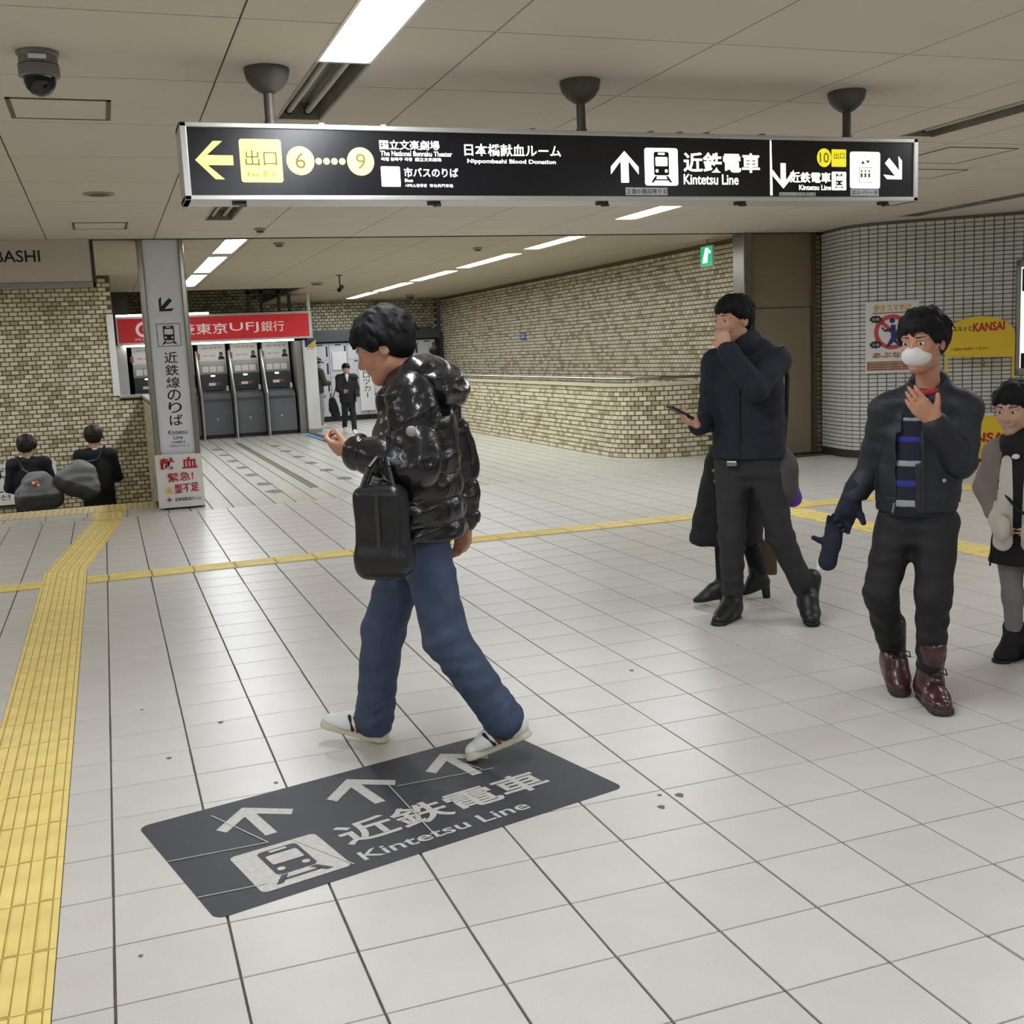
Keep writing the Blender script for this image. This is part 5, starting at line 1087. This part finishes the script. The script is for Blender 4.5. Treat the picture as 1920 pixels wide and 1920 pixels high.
for heel, toe, an in (((-.03, .015, .004), (.21, .14, .004), J['al']), ((-.16, -.15, .075), (.03, -.06, .004), J['ar'])):
    o = shoe('laced_boot', heel, toe, 'oxblood', 'boot_sole', p, w=.05, h=.1, ankle=an, shaft=.12, rs=.056, solet=.024); h_, t_ = V3(*heel), V3(*toe); d_ = _n(t_-h_); sd = _n(np.cross((0, 0, 1), d_)); up = _n(np.cross(d_, sd)); L = np.linalg.norm(t_-h_)
    for q in range(5):
        c = h_+d_*L*(.66-.07*q)+up*(.068+.026*q); S = Sdf(.0035); S.cone(c+sd*.026, c-sd*.026+up*.008, .0045); done(S, 'lace', 'lace', o)
    MB().tube([h_+d_*L*.46+up*.155, h_+d_*L*.5+up*.15+sd*.045, h_+d_*L*.52+up*.125+sd*.05, h_+d_*L*.48+up*.145]+[h_+d_*L*.5+up*.14-sd*.04], .0025, 5).obj('lace_bow', 'lace', o)
S = Sdf(.005); S.cone((.14, .115, 1.10), (.185, .09, 1.16), .034, .031, .01); done(S, 'watch', 'black', p)
S = Sdf(.0055); hand(S, J['wr'], (.2, -.35, -.9), (.85, .3, 0), (.3, .75, 0), [(.5, .6, .5), (.6, .7, .5), (.7, .7, .5), (.8, .8, .5)], 1.02, fat=1.3); S.cone(V3(*J['wr'])+(-.01, .01, .05), V3(*J['wr'])+(.01, -.02, -.04), .043, .036, .02); done(S, 'glove', 'glove', p)
for z_ in (.88, 1.0): pass
MB().tube([(.128, -.075, .84), (.134, -.08, .8)], .006, 6).obj('zip_pull', 'steel', p); MB().tube([(.115, .035, 1.25), (.122, .035, 1.05), (.12, .032, .82)], .004, 6).obj('zip', 'dark_steel', p)
b = Sdf(.004); b.ell((.1, .11, .93), (.008, .009, .009)); done(b, 'snap_button', 'stripe_grey', p)
g = place('spare_glove', (3.08, 3.68, 0), -140, 'spare navy glove with a white tag held by the masked man', 'glove')
S = Sdf(.005); hand(S, (.055, -.34, .635), (-.05, .08, 1), (.9, .2, 0), (-.1, -.9, 0), [(.2, .3, .2), (.2, .3, .2), (.2, .3, .2), (.2, .3, .2)], .85, thumb=(.1, .95, .1), fat=1.25); S.cone((.055, -.34, .66), (.06, -.36, .57), .034, .04, .02, flat=(V3(1, 0, 0), .6)); done(S, 'glove_body', 'glove', g)
MB().box((.055, -.405, .535), (.06, -.345, .575)).obj('tag', 'white', g)

# --- girl at the right edge
p = person((3.85, 3.93), -150, 'girl in a taupe coat and black felt boots at the right edge')
J = dict(hd=(.0, -.035, 1.155), nk=(-.02, -.02, 1.02), ch=(-.02, 0, .88), pv=(-.01, .02, .58), sr=(-.01, -.105, .945), er=(-.03, -.165, .79), wr=(.07, -.085, .67), sl=(-.01, .105, .945), el=(-.02, .17, .79), wl=(.08, .12, .66), hr=(0, -.05, .54), hl=(0, .075, .54), kr=(.02, -.02, .29), ar=(.0, -.015, .08), tr=(.07, -.02, .05), kl=(-.01, .1, .29), al=(-.02, .11, .08), tl=(.05, .12, .05))
HR = rotm(-8, 10)
hd = [dict(W=J['wr'], d=(.5, .5, -.6), n=(-.4, .8, 0), t=(.8, 0, .5), curls=[(.4, .5, .4)]*4, s=.8), dict(W=J['wl'], d=(.6, -.5, -.5), n=(-.4, -.8, 0), t=(.8, 0, .5), curls=[(.4, .5, .4)]*4, s=.8)]
done(body(J, HR, .7, .006, .92, hd, legs=True), 'body', 'skin_c', p); eyes(J['hd'], HR, .92, p); hair(J['hd'], HR, .96, .006, 'hair_black', p, fringe=.045, long=1)
S = jacket(J, .007, .13, .75, .06, .05, .49, low=.15, k=.03, cuff=.85); S.cone((.12, .0, .98), (.14, .02, .48), .055, .07, .012, neg=True); S.wr = (.003, 36); done(S, 'coat', 'taupe_coat', p)
S = Sdf(.007); S.cone((-.01, 0, .97), (.0, .02, .5), .11, .125, .02, flat=(V3(1, 0, 0), .8)); S.cut((0, 0, .55), (0, 0, -1)); done(S, 'vest', 'black_coat', p)
for q in (-.035, .055): S = Sdf(.006); S.cone((.07, q*1.1, .92), (.095, q*1.35, .56), .03, .045, .01, flat=(V3(1, 0, 0), .4)); done(S, 'front_panel', 'cream', p)
S = Sdf(.006); S.cone((.05, -.03, .99), (.06, .03, .99), .05, .05, .02); done(S, 'scarf', 'black_coat', p)
b = Sdf(.004); b.ell((.092, -.005, .945), (.006, .012, .009)); b.ell((.092, .008, .948), (.006, .009, .009)); done(b, 'heart_badge', 'white', p)
S = Sdf(.006); S.cone((0, .015, .56), (.0, .015, .46), .125, .15, .02, flat=(V3(1, 0, 0), .75)); S.cut((0, 0, .45), (0, 0, -1)); done(S, 'skirt', 'black_coat', p)
S = trousers(J, .007, .062, .043, .038, .56, leg=1); done(S, 'tights', 'tights', p)
for w_ in ('wr', 'wl'):
    S = Sdf(.0055); q = V3(*J[w_]); S.ell(q+(.05, (.04 if w_ == 'wr' else -.04), -.045), (.05, .04, .06), None, .02); S.cone(q+(-.02, 0, .04), q+(.02, .01, -.02), .036, .038, .02); done(S, 'cream_mitten', 'cream', p)
for heel, toe, an in (((-.045, .01, .004), (.14, -.05, .004), J['ar']), ((-.05, .1, .004), (.13, .13, .004), J['al'])): shoe('felt_boot', heel, toe, 'felt_boot', 'black', p, w=.046, h=.085, ankle=an, shaft=.06, rs=.05, solet=.012)
st_ = MB().tube([(.07, -.09, .64), (.075, -.1, .56), (.08, -.105, .44)], .0045, 6).obj('hanging_strap', 'black', p)
MB().tube([(-.02, -.1, .95), (.08, -.07, .8), (.11, .03, .7), (.09, .12, .68)], .007, 6).obj('bag_strap', 'black', p)

# --- two people on the stairs seen from behind, each with a big grey shoulder bag
def stair_person(loc, label, sk, lean, cell=.012, h=1.0, turn=0, blab='', tilt=0, bo=(0, 0), bs=1, two=False, mat='suit_navy', hm='hair_brown', charm=False):
    p = person(loc, 90, label, -.96)
    J = dict(hd=(.05, lean, 1.56*h), nk=(0, 0, 1.4*h), ch=(0, 0, 1.23*h), pv=(0, 0, .92*h), sl=(0, .18, 1.35*h), sr=(0, -.18, 1.35*h), el=(.02, .25, 1.07*h), er=(.06, -.24, 1.06*h), wl=(.2, .14, .98*h), wr=(.22, -.12, 1.02*h), hl=(0, .09, .88), hr=(0, -.09, .88), kl=(.02, .1, .47), kr=(-.02, -.1, .47), al=(0, .1, .1), ar=(0, -.1, .1), tl=(.08, .1, .05), tr=(.08, -.1, .05))
    HR = rotm(turn, 18); hd = [dict(W=J['wl'], d=(.9, -.3, .1), n=(0, -.5, .8), t=(.2, 0, .9), curls=[.4]*4), dict(W=J['wr'], d=(.9, .3, .1), n=(0, .5, .8), t=(.2, 0, .9), curls=[.4]*4)]
    done(body(J, HR, .92, cell, 1, hd), 'body', sk, p); eyes(J['hd'], HR, 1, p); hair(J['hd'], HR, 1.06, cell*.8, hm, p, bulk=1.2, back=-.085, nz=.006)
    S = Sdf(cell); S.cone((0, 0, 1.40*h), (.012, 0, 1.43*h), .062, .058, .01); S.cut((0, 0, 1.445*h), (0, 0, 1)); done(S, 'shirt_collar', 'shirt', p)
    S = jacket(J, cell, .2, .62, .078, .062, .62, low=.2); S.wr = (.004, 25); done(S, 'jacket', mat, p)
    done(trousers(J, cell, .09, .07, .06, .95), 'trousers', 'suit_black', p)
    for q in (.1, -.1): shoe('shoe', (-.08, q, .003), (.19, q, .003), 'boot_black', 'black', p, cell=.008)
    bg = empty('duffel_bag', (loc[0], loc[1], -.96), math.radians(90), label=blab, cat='bag', group='grey duffel bags')
    c = V3(-.3, bo[0], bo[1]); R = rotm(0, 0, tilt)
    S = Sdf(.011); X = lambda a, b, c_: c+R @ (V3(a, b, c_)*bs)
    S.cone(X(0, -.12, -.09), X(0, .12, -.09), .145*bs, .145*bs, .08); S.cone(X(0, -.06, .1), X(0, .06, .1), .1*bs, .1*bs, .1); S.ell(X(0, -.17, -.08), (.1, .08, .14), R, .05); S.ell(X(0, .17, -.08), (.1, .08, .14), R, .05); S.ell(X(0, 0, 0), (.12, .17, .2), R, .06); S.wr = (.009, 24); done(S, 'bag_body', 'grey_bag', bg)
    if two:
        S = Sdf(.011); S.cone(X(-.006, -.12, -.095), X(-.006, .12, -.095), .152*bs, .152*bs, .08); S.ell(X(0, -.17, -.085), (.108, .088, .145), R, .05); S.ell(X(0, .17, -.085), (.108, .088, .145), R, .05); S.cut(X(0, 0, -.06), R @ V3(0, 0, 1)); S.wr = (.009, 24); done(S, 'bag_bottom', 'grey_bag_dark', bg)
    MB().tube([X(0, .05, .17), (-.2, bo[0]*.4+.1*math.copysign(1, -bo[0] or 1), 1.3*h), (-.02, .12*math.copysign(1, -bo[0] or 1), 1.45*h)], .018, 8).obj('strap', 'black', bg)
    if charm:
        S = Sdf(.007); S.ell(X(-.17, .02, .08), (.03, .045, .035), None, .01); done(S, 'charm', 'charm', bg); S = Sdf(.007); S.ell(X(-.19, .04, .09), (.02, .018, .02)); S.ell(X(-.19, -.01, .06), (.02, .016, .016)); done(S, 'charm_patch', 'white', bg)
stair_person((-.98, 15.0, 0), 'person in a navy jacket on the stairs at the left edge, seen from behind', 'skin_c', 0.0, h=.985, turn=-25, blab='grey duffel bag with a small orange charm, on the left person on the stairs', bo=(-.1, 1.04), bs=1.03, two=True, charm=True)
stair_person((-.2, 15.0, 0), 'person in a black coat on the stairs nearer the pillar, seen from behind', 'skin_c', 0, h=1.025, turn=-5, blab='tilted pale grey duffel bag on the right person on the stairs', bo=(.2, 1.14), bs=1.0, tilt=24, two=True, mat='suit_black')

# --- small figures by the lockers
def far_person(loc, deg, label, h, top, bot, topc, botc, sk='skin', hatc=None, walk=.0, armsf=0, cell=.014, coat=.55, pack=None, shirt=False):
    p = person(loc, deg, label); g = h/1.7; z = lambda a: a*h
    J = dict(hd=(.03, 0, z(.925)), nk=(0, 0, z(.835)), ch=(0, 0, z(.74)), pv=(0, 0, z(.54)), sl=(0, .18*g, z(.8)), sr=(0, -.18*g, z(.8)), el=(.02, .23*g, z(.64)), er=(.02+.06*armsf, -.22*g, z(.64)), wl=(.08+.1*armsf, .2*g, z(.53)), wr=(.1+.16*armsf, -(.2-.12*armsf)*g, z(.53+.1*armsf)), hl=(0, .08*g, z(.52)), hr=(0, -.08*g, z(.52)), kl=(walk*.5, .09*g, z(.28)), kr=(.02-walk*.2, -.09*g, z(.28)), al=(walk*.9, .09*g, z(.06)), ar=(-walk, -.09*g, z(.06)+walk*.3), tl=(walk*.9+.08, .09*g, .04), tr=(-walk+.08, -.09*g, .04+walk*.15))
    HR = rotm(0, 12); hd = [dict(W=J['wl'], d=(.4, 0, -.9), n=(0, -1, 0), t=(1, 0, 0), curls=[.4]*4, s=g), dict(W=J['wr'], d=(.7, .3, -.2+.5*armsf), n=(0, 1, 0), t=(.3, 0, 1), curls=[.5]*4, s=g)]
    done(body(J, HR, .92*g, cell*.8, g, hd), 'body', sk, p); eyes(J['hd'], HR, g, p); hair(J['hd'], HR, 1.03*g, cell*.7, 'hair_black', p)
    if hatc:
        S = Sdf(.01); T = lambda a, b, c: V3(*J['hd'])+HR @ (V3(a, b, c)*g); S.ell(T(-.015, 0, .06), (.115*g, .1*g, .1*g), HR); S.cut(T(0, 0, .025), HR @ V3(0, 0, -1)); o = done(S, 'beanie', hatc, p)
        S = Sdf(.01); S.ell(T(-.015, 0, .05), (.12*g, .105*g, .105*g), HR); S.cut(T(0, 0, .045), HR @ V3(0, 0, -1)); S.cut(T(0, 0, .065), HR @ V3(0, 0, 1)); done(S, 'beanie_stripe', 'paper_grey', o)
    S = jacket(J, cell, .2*g, .66, .08*g, .066*g, z(coat), low=.2*g); S.wr = (.004, 24); done(S, top, topc, p)
    if shirt: S = Sdf(.01); S.cone((.1*g, 0, z(.83)), (.125*g, 0, z(.75)), .045*g, .012, .01); done(S, 'shirt_front', 'shirt', p)
    done(trousers(J, cell, .09*g, .068*g, .06*g, z(.56)), bot, botc, p)
    for a, sg in (('l', 1), ('r', -1)): q = V3(*J['a'+a]); shoe('shoe', (q[0]-.06*g, q[1], max(.003, q[2]-.1*g)), (q[0]+.18*g, q[1], .004+(0 if a == 'l' else walk*.0)), 'sneaker', 'paper_grey', p, cell=.01, w=.05*g, h=.09*g)
    if pack: bulk(pack[0], [('e', pack[1], pack[2])], pack[3], p, .012)
    return p
far_person((4.27, 24.05), 20, 'man in a dark jacket, striped beanie and pale trousers at the lockers', 1.5, 'jacket', 'trousers', 'olive', 'grey_trousers', hatc='black', armsf=1, coat=.5)
bg = place('carry_bag', (4.3, 23.95, 0), 20, 'black bag beside the man in the beanie', 'bag'); bulk('bag_body', [('c', (.12, -.25, .5), (.2, -.25, .3), .07, .1)], 'black_coat', bg, .012); MB().tube([(.1, -.25, .56), (.12, -.22, .75), (.16, -.25, .56)], .008, 6).obj('handle', 'black', bg)
far_person((4.42, 21.65), -95, 'boy in a dark suit and white shirt walking in front of the lockers', 1.37, 'suit_jacket', 'suit_trousers', 'suit_black', 'suit_black', walk=.2, armsf=.7, coat=.44, shirt=True)
bg = place('shoulder_bag', (4.42, 21.65, 0), -95, 'black shoulder bag at the side of the suited boy', 'bag'); bulk('bag_body', [('c', (-.02, -.3, .66), (-.02, -.28, .5), .07, .1)], 'black_coat', bg, .012); MB().tube([(-.02, -.28, .72), (-.02, -.2, .95), (-.01, -.1, 1.12)], .01, 6).obj('strap', 'black', bg)
far_person((6.02, 20.9), 100, 'dark haired person behind the hood of the puffer jacket man', 1.62, 'coat', 'trousers', 'black_coat', 'suit_black')
bpy.data.scenes.remove(TS)
